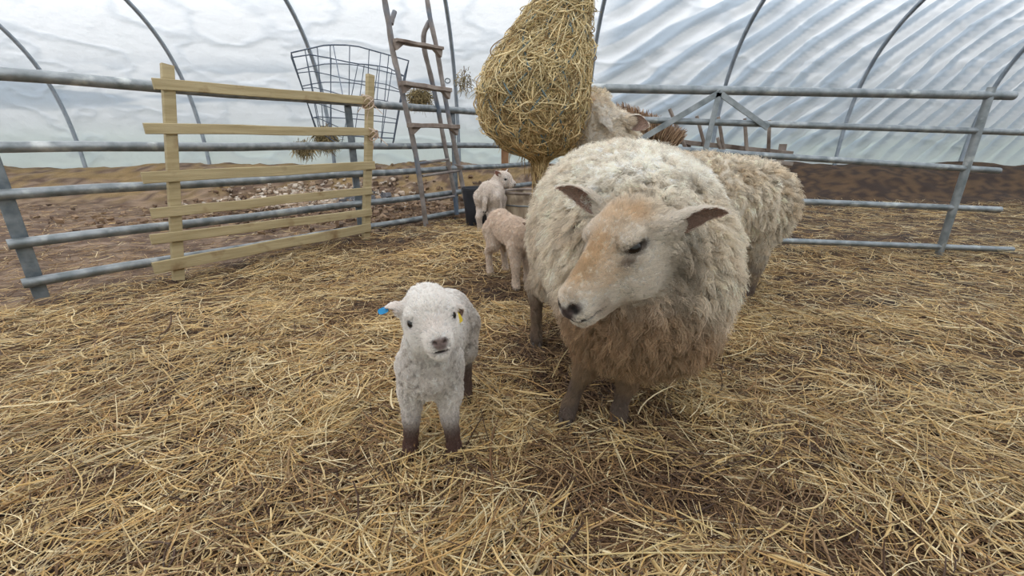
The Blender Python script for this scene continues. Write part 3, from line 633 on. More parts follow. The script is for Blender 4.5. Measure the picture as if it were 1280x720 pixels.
# ------------------------------------------------------------------ modelling living bodies as one smooth surface
class Body:
    """a body grown from tapered limbs and ellipsoids that melt into one surface"""
    def __init__(s): s.prims = []; s.cuts = []; s.paints = []; s.bare = []
    def cone(s, a, b, r1, r2, k=.02, flat=None, q=1, **at):
        s.prims.append(dict(t='c', a=np.array(a, float), b=np.array(b, float), r1=r1, r2=r2, k=k, flat=None if flat is None else nrm(flat), q=q, at=at))
    def chain(s, pts, rs, k=.02, **at):
        for i in range(len(pts) - 1): s.cone(pts[i], pts[i + 1], rs[i], rs[i + 1], k, **at)
    def ell(s, c, r, R=None, k=.03, **at):
        s.prims.append(dict(t='e', c=np.array(c, float), r=np.array(r, float), R=np.eye(3) if R is None else np.array(R, float), k=k, at=at))
    def cut(s, c, r, R=None, k=.004): s.cuts.append(dict(t='e', c=np.array(c, float), r=np.array(r, float), R=np.eye(3) if R is None else np.array(R, float), k=k))
    def paint(s, c, r, col, amt=1.0, R=None): s.paints.append((np.array(c, float), np.array(r, float), np.array(col), amt, np.eye(3) if R is None else np.array(R, float)))
    @staticmethod
    def dist(p, X):
        if p['t'] == 'e':
            q = (X - p['c']) @ p['R'].T; r = p['r']; k0 = np.linalg.norm(q / r, axis=-1); k1 = np.linalg.norm(q / r ** 2, axis=-1) + 1e-9
            return k0 * (k0 - 1) / k1
        a, b = p['a'], p['b']; ba = b - a; pa = X - a; t = np.clip(pa @ ba / (ba @ ba), 0, 1)
        d = pa - t[..., None] * ba
        if p['flat'] is not None: c = d @ p['flat']; d = d + (c * (1 / p['q'] - 1))[..., None] * p['flat']
        return np.linalg.norm(d, axis=-1) - (p['r1'] + (p['r2'] - p['r1']) * t)
    @staticmethod
    def box(p):
        if p['t'] == 'e': e = np.abs(p['R'].T) @ p['r']; return p['c'] - e, p['c'] + e
        r = max(p['r1'], p['r2']) * max(1, p['q']); return np.minimum(p['a'], p['b']) - r, np.maximum(p['a'], p['b']) + r
    def surface(s, xs, ys, zs):
        D = np.full((len(xs), len(ys), len(zs)), .5, dtype=np.float32); ax = (xs, ys, zs)
        def region(p, pad):
            lo, hi = s.box(p); sl = []
            for k in range(3):
                i0 = np.searchsorted(ax[k], lo[k] - pad); i1 = np.searchsorted(ax[k], hi[k] + pad); sl.append(slice(i0, max(i1, i0)))
            return tuple(sl)
        for p in s.prims:
            k = p['k']; sl = region(p, k * 1.5 + .03)
            if any(q.stop <= q.start for q in sl): continue
            X = np.stack(np.meshgrid(xs[sl[0]], ys[sl[1]], zs[sl[2]], indexing='ij'), -1).astype(np.float32)
            d = s.dist(p, X); d0 = D[sl]; h = np.maximum(k - np.abs(d - d0), 0) / k; D[sl] = np.minimum(d, d0) - h * h * k * .25
        for p in s.cuts:
            k = p['k']; sl = region(p, .02)
            if any(q.stop <= q.start for q in sl): continue
            X = np.stack(np.meshgrid(xs[sl[0]], ys[sl[1]], zs[sl[2]], indexing='ij'), -1).astype(np.float32)
            d = -s.dist(p, X); d0 = D[sl]; h = np.maximum(k - np.abs(d - d0), 0) / k; D[sl] = np.maximum(d, d0) + h * h * k * .25
        # surface nets
        G = D < 0; nx, ny, nz = D.shape
        cs = np.zeros((nx - 1, ny - 1, nz - 1), dtype=np.int8)
        for i in (0, 1):
            for j in (0, 1):
                for k in (0, 1): cs += G[i:nx-1+i, j:ny-1+j, k:nz-1+k]
        act = (cs > 0) & (cs < 8); ids = np.full(act.shape, -1, dtype=np.int64); I = np.argwhere(act); ids[act] = np.arange(len(I))
        acc = np.zeros((len(I), 3)); cnt = np.zeros(len(I))
        cor = [(i, j, k) for i in (0, 1) for j in (0, 1) for k in (0, 1)]
        for a in range(8):
            for b in range(a + 1, 8):
                if sum(abs(cor[a][m] - cor[b][m]) for m in range(3)) != 1: continue
                A = I + cor[a]; B = I + cor[b]; da = D[A[:, 0], A[:, 1], A[:, 2]]; db = D[B[:, 0], B[:, 1], B[:, 2]]; m = (da < 0) != (db < 0)
                t = np.where(m, da / (da - db + 1e-12), 0)[:, None]
                pa = np.stack([xs[A[:, 0]], ys[A[:, 1]], zs[A[:, 2]]], -1); pb = np.stack([xs[B[:, 0]], ys[B[:, 1]], zs[B[:, 2]]], -1)
                acc += np.where(m[:, None], pa + t * (pb - pa), 0); cnt += m
        V = acc / cnt[:, None]; F = []
        for axn in range(3):
            sl0 = [slice(1, -1)] * 3; sl0[axn] = slice(0, -1); sl1 = [slice(1, -1)] * 3; sl1[axn] = slice(1, None)
            g0 = G[tuple(sl0)]; g1 = G[tuple(sl1)]; e = np.argwhere(g0 != g1); base = e + 1; base[:, axn] = e[:, axn]
            u, v = [(1, 2), (2, 0), (0, 1)][axn]; quad = []
            for du, dv in ((-1, -1), (0, -1), (0, 0), (-1, 0)):
                q = base.copy(); q[:, u] += du; q[:, v] += dv; quad.append(ids[q[:, 0], q[:, 1], q[:, 2]])
            q = np.stack(quad, -1); fl = ~g0[tuple(e.T)]; q[fl] = q[fl][:, ::-1]; F.append(q)
        F = np.concatenate(F); F = F[(F >= 0).all(1)]
        return V, F
def smooth_mesh(V, F, it=2, lam=.5):
    E = np.concatenate([F[:, [0, 1]], F[:, [1, 2]], F[:, [2, 3]], F[:, [3, 0]]]); n = len(V); c = np.bincount(E.ravel(), minlength=n)
    for _ in range(it):
        A = np.zeros_like(V)
        for k in range(3): A[:, k] = np.bincount(E[:, 0], V[E[:, 1], k], n) + np.bincount(E[:, 1], V[E[:, 0], k], n)
        V = V + lam * (A / np.maximum(c, 1)[:, None] - V)
    return V
def vnormals(V, F):
    n = np.cross(V[F[:, 2]] - V[F[:, 0]], V[F[:, 3]] - V[F[:, 1]]) if F.shape[1] == 4 else np.cross(V[F[:, 1]] - V[F[:, 0]], V[F[:, 2]] - V[F[:, 0]])
    N = np.zeros_like(V)
    for k in range(3):
        for j in range(F.shape[1]): N[:, k] += np.bincount(F[:, j], n[:, k], len(V))
    return nrm(N)
def blend(body, V, keys, soft=.012):
    """carry colours, coat length and lie from the limbs onto the surface"""
    n = len(V); W = np.zeros(n); out = {k: np.zeros((n, len(np.atleast_1d(v)))) for k, v in keys.items()}
    for p in body.prims:
        d = body.dist(p, V); w = np.exp(-np.clip(d / soft, -8, 12)) ; w = np.minimum(w, 60); W += w
        for k, v in keys.items(): out[k] += w[:, None] * np.atleast_1d(p['at'].get(k, v))
    for k in out: out[k] /= W[:, None]
    return out
def ear_mesh(base, tip, opening, w, cup, th=.0035, droop=0):
    """leaf-shaped ear rolled into a tube at its root and open toward the tip -> V, quads, inner mask"""
    base, tip = np.array(base, float), np.array(tip, float); ax = tip - base; L = np.linalg.norm(ax); d = ax / L; o = nrm(opening - d * np.dot(opening, d)); s = np.cross(d, o)
    nu, nv = 26, 19; V = []; inner = []
    for side in (0, 1):
        for i in range(nu):
            u = i / (nu - 1); A = float(np.interp(u, [0, .18, .4, .7, 1], [2.75, 2.3, 1.6, 1.15, .8]))
            hw = w * float(np.interp(u, [0, .15, .4, .6, .8, .92, 1], [.62, .80, 1.0, .92, .62, .34, .04])); R = hw / math.sin(min(A, PI / 2)); dep = cup / w * R
            for j in range(nv):
                v = -1 + 2 * j / (nv - 1); an = v * A; rr = 1 - (th * (1 - .6 * abs(v)) / max(R, .004) if side else 0); rr = max(rr, .2)
                V.append(base + d * (u * L) + s * (math.sin(an) * R * rr) + o * (dep * (1 - math.cos(an) * rr) - dep) + np.array([0, 0, -droop * u * u])); inner.append(side)
    F = []; f = lambda a, i, j: a * nu * nv + i * nv + j
    for i in range(nu - 1):
        for j in range(nv - 1):
            F.append((f(0, i, j), f(0, i + 1, j), f(0, i + 1, j + 1), f(0, i, j + 1))); F.append((f(1, i, j), f(1, i, j + 1), f(1, i + 1, j + 1), f(1, i + 1, j)))
        for j in (0, nv - 1):
            q = (f(0, i, j), f(1, i, j), f(1, i + 1, j), f(0, i + 1, j)); F.append(q if j == 0 else q[::-1])
    for j in range(nv - 1): F.append((f(0, nu - 1, j), f(1, nu - 1, j), f(1, nu - 1, j + 1), f(0, nu - 1, j + 1)))
    V = np.array(V); F = np.array(F); m = f(0, nu // 2, nv // 2); N = vnormals(V, F)
    if np.dot(N[m], o) > 0: F = F[:, ::-1]
    return V, F, np.array(inner)

def coat(V, F, N, at, density, name, parent, per=12, rc=.007, wave=.12, clump=.75, rad=.00055, seed=1, mask=None, tint=.18, K=6, facing=None, ns=22):
    """hair grown in locks; at['hl'] length, at['comb'] lie, at['wool'] 1 = fleece lock, 0 = short hair"""
    r = np.random.default_rng(seed); A = V[F[:, 0]]; B = V[F[:, 1]]; C = V[F[:, 2]]; D_ = V[F[:, 3]]
    area = .5 * np.linalg.norm(np.cross(C - A, D_ - B), axis=1); hlF = at['hl'][F].mean(1)[:, 0]; wF = at['wool'][F].mean(1)[:, 0]
    wt = area * (hlF > .0015) * density(wF)
    n = int(wt.sum()); fi = r.choice(len(F), n, p=wt / wt.sum()); u, v = r.random(n), r.random(n)
    w4 = np.stack([(1-u)*(1-v), u*(1-v), u*v, (1-u)*v], -1)[..., None]
    g = lambda X: (X[F[fi]] * w4).sum(1)
    c = g(V); nn = nrm(g(N)); hl = g(at['hl'])[:, 0]; wl = np.clip(g(at['wool'])[:, 0], 0, 1); cb = g(at['comb']); col = g(at['col'])
    if facing is not None:
        k = facing(c, nn); c, nn, hl, wl, cb, col = [q[k] for q in (c, nn, hl, wl, cb, col)]; n = len(c)
    t1 = nrm(np.cross(nn, np.array([.3, .2, .93]))); t2 = np.cross(nn, t1)
    f1 = fbm(c * ns, 2, seed) - .5; f2 = fbm(c * ns + 50, 2, seed + 1) - .5; f3 = fbm(c * ns * 2.7, 2, seed + 2) - .5
    cb = cb - nn * (cb * nn).sum(1, keepdims=True)
    d = nrm(nn * (.75 + .2 * wl)[:, None] + cb + (t1 * f1[:, None] + t2 * f2[:, None]) * (1.5 * wl + .12)[:, None] + t1 * (f3 * 1.2 * wl)[:, None])
    hl = hl * (1 + (f3 * .8) * wl) * r.uniform(.8, 1.2, n)
    idx = np.repeat(np.arange(n), per); m = len(idx); a = r.uniform(0, 2 * PI, m); q = np.sqrt(r.random(m)) * (rc * (.6 + .4 * wl[idx]))
    off = t1[idx] * (np.cos(a) * q)[:, None] + t2[idx] * (np.sin(a) * q)[:, None]
    L = hl[idx] * r.uniform(.6, 1.1, m); ph = np.repeat(r.uniform(0, 2 * PI, n), per) + r.normal(0, .5, m); fq = np.repeat(r.uniform(5, 10, n), per)
    jd = nrm(d[idx] + r.normal(0, .10, (m, 3)) + r.normal(0, .35, (m, 3)) * (r.random((m, 1)) < .12))
    pos = np.zeros((m, K, 3)); W_ = wl[idx] * wave
    for k in range(K):
        t = k / (K - 1); s_ = (1 - clump * t * (.4 + .6 * wl[idx]))[:, None]
        pos[:, k] = c[idx] - nn[idx] * (.0003 + .003 * wl[idx])[:, None] + off * s_ + jd * (L * t)[:, None] + cb[idx] * (L * .35 * t * t)[:, None] + (t1[idx] * np.sin(ph + fq * t)[:, None] + t2[idx] * np.cos(ph + fq * t)[:, None]) * (L * W_ * min(1, t * 2.5))[:, None]
        pos[:, k, 2] -= L * wl[idx] * .22 * t * t
    ls = np.repeat(1 + tint * r.normal(0, 1, n) * (.25 + .75 * wl), per); cc = np.clip(col[idx] * ls[:, None] * r.uniform(.9, 1.08, (m, 1)), 0, .96)
    R = (rad * (.55 + .45 * wl[idx]))[:, None] * np.linspace(1, .45, K)[None, :]
    return curves_obj(name, pos, R, cc, M['wool'], parent)

WOOLC = np.array(S(244, 236, 222)); TAN = np.array(S(222, 192, 154)); ORANGE = np.array(S(214, 178, 130)); DIRT = np.array(S(176, 148, 118)); LEG = np.array(S(128, 112, 102)); FACE = np.array(S(236, 227, 215)); NOSE = np.array(S(88, 72, 68)); PINK = np.array(S(178, 132, 118)); INEAR = np.array(S(172, 144, 130))

def head(bd, O, f, n, s, k, kind, lcol=None):
    """sheep head: O = poll, f toward the nose, n out of the forehead, s the animal's left. k = scale"""
    R = np.stack([f, n, s]); pt = lambda a, b, c: O + (f * a + n * b + s * c) * k
    E = lambda a, b, c, ra, rb, rcc, kk=.02, **at: bd.ell(pt(a, b, c), (ra * k, rb * k, rcc * k), R, kk * k, **{**base, **at})
    Cn = lambda a, b, r1, r2, kk=.02, flat=None, q=1, **at: bd.cone(pt(*a), pt(*b), r1 * k, r2 * k, kk * k, flat, q, **{**base, **at})
    base = dict(col=FACE, hl=.0052 * (1 if kind == 'ewe' else .8), wool=0, comb=tuple(-f * .6))
    if kind == 'ewe':
        E(.040, -.055, 0, .074, .064, .070)                                   # cranium
        E(.050, -.016, 0, .056, .032, .052)                                   # forehead
        Cn((.06, -.042, 0), (.222, -.056, 0), .052, .029, .03, s, .98)         # nasal bridge
        Cn((.08, -.084, 0), (.222, -.084, 0), .058, .035, .03, s, .92)         # muzzle
        Cn((.060, -.122, .0), (.190, -.114, 0), .060, .032, .03, s, .82)       # lower jaw
        E(.238, -.072, 0, .026, .038, .036, .012)                             # muzzle end
        E(.224, -.114, 0, .028, .017, .027, .010, wool=0, hl=.004)             # chin
        for g in (-1, 1):
            E(.074, -.104, .046 * g, .062, .064, .027, .03)                   # cheek
            E(.080, -.010, .050 * g, .030, .013, .016, .015)                   # brow
            E(.088, -.050, .056 * g, .032, .012, .012, .012)                   # below the eye
            E(.216, -.060, .020 * g, .020, .020, .015, .01)                    # nostril wing
        Re = lambda g: np.stack([nrm(f + n * .22), nrm(n - f * .22), s])
        for g in (-1, 1):
            bd.cut(pt(.085, -.030, .075 * g), (.0235 * k, .0070 * k, .020 * k), Re(g), .004 * k)
            Rn = np.stack([nrm(f * .5 - n * .8), nrm(f * .8 + n * .5), s]); bd.cut(pt(.258, -.060, .0185 * g), (.016 * k, .0062 * k, .010 * k), Rn, .003)
        bd.cut(pt(.232, -.0975, 0), (.048 * k, .0042 * k, .044 * k), np.stack([nrm(f + n * .16), nrm(n - f * .16), s]), .004)
        bd.paint(pt(.135, -.010, 0), (.075 * k, .030 * k, .034 * k), TAN, .85, R); bd.paint(pt(.185, -.026, .0), (.045 * k, .026 * k, .030 * k), TAN * .93, .75, R)
        bd.paint(pt(.030, .006, .036), (.026 * k, .03 * k, .022 * k), ORANGE, .55, R); bd.paint(pt(.045, .014, -.005), (.035 * k, .022 * k, .045 * k), TAN, .6, R)
        bd.paint(pt(.150, -.050, .040), (.045 * k, .018 * k, .022 * k), TAN, .45, R)
        bd.paint(pt(.116, -.045, .056), (.016 * k, .008 * k, .018 * k), np.array(S(112, 90, 76)), .75, R)
        for g in (-1, 1):
            bd.paint(pt(.085, -.030, .060 * g), (.027 * k, .0115 * k, .026 * k), np.array(S(62, 48, 42)), .95, Re(g)); bd.paint(pt(.077, -.013, .060 * g), (.027 * k, .006 * k, .015 * k), np.array(S(226, 214, 200)), .7, Re(g))
            bd.paint(pt(.247, -.058, .018 * g), (.017 * k, .013 * k, .015 * k), np.array(S(74, 60, 58)), 1.0, R); bd.paint(pt(.256, -.061, .0195 * g), (.012 * k, .007 * k, .010 * k), np.array(S(26, 20, 20)), 1.0, R)
        bd.paint(pt(.264, -.070, 0), (.013 * k, .017 * k, .018 * k), np.array(S(86, 70, 68)), 1.0, R); bd.paint(pt(.235, -.0975, 0), (.048 * k, .0062 * k, .047 * k), np.array(S(64, 48, 44)), 1.0, np.stack([nrm(f + n * .16), nrm(n - f * .16), s]))
        bd.paint(pt(.225, -.098, .04), (.035 * k, .02 * k, .02 * k), np.array(S(226, 216, 206)), .5, R)
        for g in (-1, 1): bd.bare.append((pt(.085, -.030, .066 * g), np.array((.025, .0095, .024)) * k, Re(g))); bd.bare.append((pt(.249, -.060, .018 * g), np.array((.020, .016, .018)) * k, R))
        bd.bare.append((pt(.256, -.075, 0), np.array((.012, .018, .014)) * k, R)); bd.bare.append((pt(.240, -.0975, 0), np.array((.050, .0065, .044)) * k, np.stack([nrm(f + n * .16), nrm(n - f * .16), s])))
        eye = [(pt(.086, -.0305, .0500 * g), .0180 * k) for g in (1, -1)]
    else:
        base['col'] = LW if lcol is None else lcol; base['hl'] = .0055
        E(.040, -.045, 0, .058, .052, .050, hl=.009)
        E(.052, -.022, 0, .045, .030, .040)
        Cn((.06, -.040, 0), (.135, -.062, 0), .036, .021, .03, s, .92)
        Cn((.06, -.065, 0), (.135, -.074, 0), .040, .022, .03, s, .9)
        Cn((.045, -.085, 0), (.118, -.092, 0), .034, .018, .025, s, .85)
        E(.142, -.068, 0, .017, .021, .020, .012)
        E(.134, -.094, 0, .016, .009, .015, .010)
        for g in (-1, 1):
            E(.062, -.072, .030 * g, .036, .036, .020, .02); E(.066, -.026, .036 * g, .020, .012, .013, .012); E(.072, -.056, .037 * g, .018, .009, .010, .01)
            bd.cut(pt(.075, -.0405, .050 * g), (.0115 * k, .0072 * k, .012 * k), R, .004 * k)
            bd.cut(pt(.158, -.062, .0085 * g), (.006 * k, .0028 * k, .0045 * k), np.stack([nrm(f - n), nrm(f + n), s]), .002)
        bd.cut(pt(.146, -.0845, 0), (.021 * k, .0022 * k, .020 * k), np.stack([nrm(f + n * .1), nrm(n - f * .1), s]), .003)
        for g in (-1, 1):
            bd.paint(pt(.158, -.062, .008 * g), (.008 * k, .006 * k, .007 * k), np.array(S(84, 66, 62)), .95, R); bd.paint(pt(.077, -.041, .042 * g), (.014 * k, .009 * k, .014 * k), np.array(S(96, 80, 74)), .8, R)
        bd.paint(pt(.161, -.066, 0), (.010 * k, .012 * k, .013 * k), np.array(S(122, 98, 92)), .95, R); bd.paint(pt(.152, -.0845, 0), (.016 * k, .0035 * k, .018 * k), np.array(S(110, 84, 80)), .9, R)
        bd.paint(pt(.12, -.055, 0), (.03 * k, .03 * k, .02 * k), np.array(S(206, 190, 178)), .4, R)
        for g in (-1, 1): bd.bare.append((pt(.078, -.0405, .046 * g), np.array((.014, .0095, .016)) * k, R))
        bd.bare.append((pt(.162, -.066, 0), np.array((.010, .013, .014)) * k, R)); bd.bare.append((pt(.155, -.0845, 0), np.array((.02, .004, .018)) * k, R))
        eye = [(pt(.0755, -.0405, .0405 * g), .0115 * k) for g in (1, -1)]
    return pt, eye, R

def finish(name_root, bd, axes, keys, ears, hide_col=None, smooth=2, speck=None):
    V, F = bd.surface(*axes); V = smooth_mesh(V, F, smooth); at = blend(bd, V, keys)
    for (c, r, col, amt, R) in bd.paints:
        q = ((V - c) @ R.T) / r; w = (sstep(1.45, .75, np.sqrt((q ** 2).sum(1))) if amt >= .95 else (np.exp(-(q ** 2).sum(1)) * 1.25).clip(0, 1)) * amt; at['col'] = at['col'] * (1 - w[:, None]) + col * w[:, None]
    if speck is not None: at['col'] = speck(V, at['col'])
    for (c, r, R) in bd.bare:
        q = np.linalg.norm(((V - c) @ R.T) / r, axis=1); at['hl'] = at['hl'] * sstep(.8, 1.5, q)[:, None]
    for (base, tip, op, w, cup, oc, ic, dr) in ears:
        ev, ef, inn = ear_mesh(base, tip, np.array(op, float), w, cup, droop=dr); b = len(V); V = np.vstack([V, ev]); F = np.vstack([F, ef + b])
        cc = np.where(inn[:, None] == 1, np.array(ic), np.array(oc)); at['col'] = np.vstack([at['col'], cc]); ax = nrm(np.array(tip) - np.array(base))
        at['hl'] = np.vstack([at['hl'], np.where(inn[:, None] == 1, .003, .007 if w > .02 else .005)]); at['wool'] = np.vstack([at['wool'], np.zeros((len(ev), 1))]); at['comb'] = np.vstack([at['comb'], np.tile(ax * 2.0, (len(ev), 1))])
    N = vnormals(V, F); o = mesh_obj('body', V, F, M['skin'], name_root, True, cols=np.clip(at['col'] * (.58 + .3 * at['wool']), 0, 1))
    return V, F, N, at, o
def eyes(rt, ey, Rr):
    for (c, r) in ey:
        V = []; F = []; nu, nv = 16, 20
        for i in range(nu + 1):
            for j in range(nv): a = PI * i / nu; b = 2 * PI * j / nv; V.append(c + r * np.array([math.sin(a) * math.cos(b), math.sin(a) * math.sin(b), math.cos(a)]))
        for i in range(nu):
            for j in range(nv): F.append((i * nv + j, (i + 1) * nv + j, (i + 1) * nv + (j + 1) % nv, i * nv + (j + 1) % nv))
        mesh_obj('eye', np.array(V), np.array(F), M['eye'], rt, True)
def hoofs(rt, pts, k=1.0):
    for (c, h) in pts:
        h = nrm(np.array([h[0], h[1], 0])); sd = np.array([-h[1], h[0], 0])
        m = MB()
        for g in (-1, 1):
            b = np.array(c) + sd * g * .0105 * k; V = []
            ringz = [(0, .017, .026), (.012, .015, .022), (.026, .012, .014)]
            n = 10
            for z, w, l in ringz:
                for q in range(n): t = 2 * PI * q / n; V.append(b + (sd * math.cos(t) * w * .62 + h * (math.sin(t) * l + (.010 - z * .35))) * k + np.array([0, 0, z * k]))
            F = [(i * n + q, i * n + (q + 1) % n, (i + 1) * n + (q + 1) % n, (i + 1) * n + q) for i in range(2) for q in range(n)] + [tuple(range(n - 1, -1, -1)), tuple(range(2 * n, 3 * n))]
            m.add(V, F)
        m.build('hoof', M['hoof'], rt, True)
def ear_tag(rt, c, n, up, w, h, mat, label, loop=False):
    n = nrm(np.array(n, float)); up = nrm(np.array(up, float) - n * np.dot(n, up)); s = np.cross(n, up); m = MB(); V = []; K = 16
    for z in (-.0012, .0012):
        for q in range(K):
            a = 2 * PI * q / K; cx = math.copysign(abs(math.cos(a)) ** .6, math.cos(a)); sy = math.copysign(abs(math.sin(a)) ** .6, math.sin(a)); V.append(np.array(c) + s * cx * w / 2 + up * sy * h / 2 + n * z)
    F = [tuple(range(K - 1, -1, -1)), tuple(range(K, 2 * K))] + [(q, (q + 1) % K, K + (q + 1) % K, K + q) for q in range(K)]
    if loop:
        m.tube([np.array(c) + s * math.cos(a) * w / 2 + up * math.sin(a) * h / 2 for a in np.linspace(0, 2 * PI, 24)], w * .13, 6)
    else: m.add(V, F); m.tube([np.array(c) + up * h * .28 - n * .006, np.array(c) + up * h * .28 + n * .004], w * .17, 8)
    o = m.build('ear_tag', mat, rt, True); o['label'] = label
ax_ = lambda *seg: np.unique(np.round(np.concatenate([np.arange(a, b, h) for a, b, h in seg]), 5))
DK = dict(col=WOOLC, hl=.03, wool=1, comb=(0, 0, -.35))

# ------------------------------------------------------------------ the big ewe
def ewe():
    rt = root('ewe', (.34, 1.35, 0), 'large cream woolly ewe with a tan nose and forehead, standing beside the white lamb', 'sheep')
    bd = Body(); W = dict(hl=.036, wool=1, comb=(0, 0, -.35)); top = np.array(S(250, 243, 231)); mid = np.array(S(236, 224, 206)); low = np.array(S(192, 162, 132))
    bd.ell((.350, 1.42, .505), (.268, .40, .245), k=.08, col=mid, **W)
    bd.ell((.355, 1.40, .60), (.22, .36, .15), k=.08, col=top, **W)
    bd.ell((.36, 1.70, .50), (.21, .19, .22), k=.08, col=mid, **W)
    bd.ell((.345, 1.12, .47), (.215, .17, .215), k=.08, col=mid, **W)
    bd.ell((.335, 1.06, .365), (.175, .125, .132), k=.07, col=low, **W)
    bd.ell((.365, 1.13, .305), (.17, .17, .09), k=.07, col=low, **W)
    bd.ell((.415, 1.07, .47), (.125, .12, .17), k=.06, col=mid * .97, **W)
    bd.cone((.35, 1.14, .60), (.305, 1.00, .605), .135, .085, .05, col=top, **W)
    bd.ell((.30, 1.06, .665), (.10, .08, .045), k=.04, col=top, hl=.04, wool=1, comb=(-.2, -.5, .1))
    LG = dict(hl=.007, wool=.1, comb=(0, 0, -1.6)); D_ = LEG
    bd.chain([(.235, 1.10, .34), (.218, 1.105, .26), (.205, 1.09, .175)], [.07, .045, .027], .03, col=low * .9, hl=.02, wool=.7, comb=(0, 0, -.8))
    bd.chain([(.205, 1.09, .175), (.190, 1.10, .12), (.170, 1.098, .055), (.160, 1.075, .03)], [.026, .0185, .0205, .022], .012, col=D_, **LG)
    bd.chain([(.345, 1.09, .32), (.336, 1.085, .22), (.325, 1.07, .15)], [.07, .042, .026], .03, col=low * .9, hl=.02, wool=.7, comb=(0, 0, -.8))
    bd.chain([(.325, 1.07, .15), (.316, 1.075, .10), (.308, 1.07, .05), (.303, 1.048, .026)], [.025, .0185, .0205, .022], .012, col=D_, **LG)
    for sx, gx in ((-1, .098), (1, .60)):
        bx = .35 + sx * .155
        bd.chain([(bx, 1.66, .42), (bx - sx * -.02, 1.60, .30), (gx, 1.66, .235)], [.13, .085, .036], .04, col=mid * .92, hl=.022, wool=.8, comb=(0, 0, -.6))
        bd.chain([(gx, 1.66, .235), (gx, 1.625, .12), (gx, 1.60, .055), (gx, 1.575, .03)], [.03, .0195, .0205, .022], .012, col=D_ * .9, **LG)
    h = nrm(np.array([-.80, -.60, 0])); pd = math.radians(33); f = h * math.cos(pd) - np.array([0, 0, 1]) * math.sin(pd); n = h * math.sin(pd) + np.array([0, 0, 1]) * math.cos(pd); s = np.cross(n, f); s = nrm(s)
    roll = math.radians(EH['roll']); n, s = n * math.cos(roll) + s * math.sin(roll), s * math.cos(roll) - n * math.sin(roll)
    O = np.array(EH['O'])
    pt, ey, R = head(bd, O, f, n, s, EH['k'], 'ewe')
    bd.cone(pt(-.01, -.07, 0), (.33, 1.06, .53), .072, .10, .04, col=mid, hl=.028, wool=.9, comb=(0, 0, -.3))
    # ears
    bR = pt(.005, -.030, -.058); bL = pt(.020, -.036, .060)
    tL = P(911, 267, .865); tR = P(696, 235, 1.03)
    bd.cone(bL, bL * .78 + tL * .22, .023, .0215, .015, col=FACE * .9, hl=.008, wool=.1, comb=tuple(nrm(tL - bL))); bd.cone(bR, bR * .82 + tR * .18, .021, .018, .015, col=FACE * .9, hl=.008, wool=.1, comb=tuple(nrm(tR - bR)))
    ears = [(bL * .9 + tL * .1, tL, (-.35, -.60, -.75), .031, .024, FACE * .93, INEAR, 0), (bR * .92 + tR * .08, tR, (.1, -.65, -.75), .030, .023, FACE * .93, INEAR * 1.1, 0)]
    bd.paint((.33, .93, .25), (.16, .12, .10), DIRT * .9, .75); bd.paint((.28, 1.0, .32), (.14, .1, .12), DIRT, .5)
    bd.paint((.38, .96, .50), (.05, .08, .12), np.array(S(160, 146, 130)), .6)
    def sp(V, c):
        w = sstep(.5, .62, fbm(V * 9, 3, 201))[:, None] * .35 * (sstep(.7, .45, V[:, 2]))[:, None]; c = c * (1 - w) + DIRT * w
        w = sstep(.56, .66, fbm(V * 26, 2, 202))[:, None] * .22; return c * (1 - w) + np.array(S(170, 150, 124)) * w
    axes = (ax_((-.0, .06, .008), (.06, .40, .0032), (.40, .72, .008)), ax_((.74, .98, .0032), (.98, 1.95, .008)), ax_((0, .40, .007), (.40, .72, .0032), (.72, .82, .008)))
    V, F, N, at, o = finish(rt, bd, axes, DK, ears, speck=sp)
    eyes(rt, ey, R); hoofs(rt, [((.157, 1.068, ghs(.157, 1.07) + .004), (-.25, -1)), ((.302, 1.042, ghs(.302, 1.04) + .004), (-.1, -1)), ((.098, 1.57, ghs(.098, 1.57) + .004), (0, -1)), ((.60, 1.57, ghs(.6, 1.57) + .004), (0, -1))], 1.1)
    ear_tag(rt, P(814, 306, float((bL * .8 + tL * .2)[1]) - .012), (0, -1, .1), (-.15, 0, 1), .013, .030, M['tag_white'], 'pale plastic loop hanging from the ear', loop=True)
    vis = lambda c, nn: np.random.default_rng(5).random(len(c)) < np.where(((c - np.array([0, 0, CAMZ])) * nn).sum(1) < .12 * np.linalg.norm(c - np.array([0, 0, CAMZ]), axis=1) + .25, 1.0, .3)
    coat(V, F, N, at, lambda w: np.where(w > .45, 11500, 42000), 'fleece', rt, per=15, rc=.0085, wave=.15, seed=11, facing=vis, rad=.00062)
EH = dict(O=(.262, .945, .655), k=1.03, roll=0)
ewe()

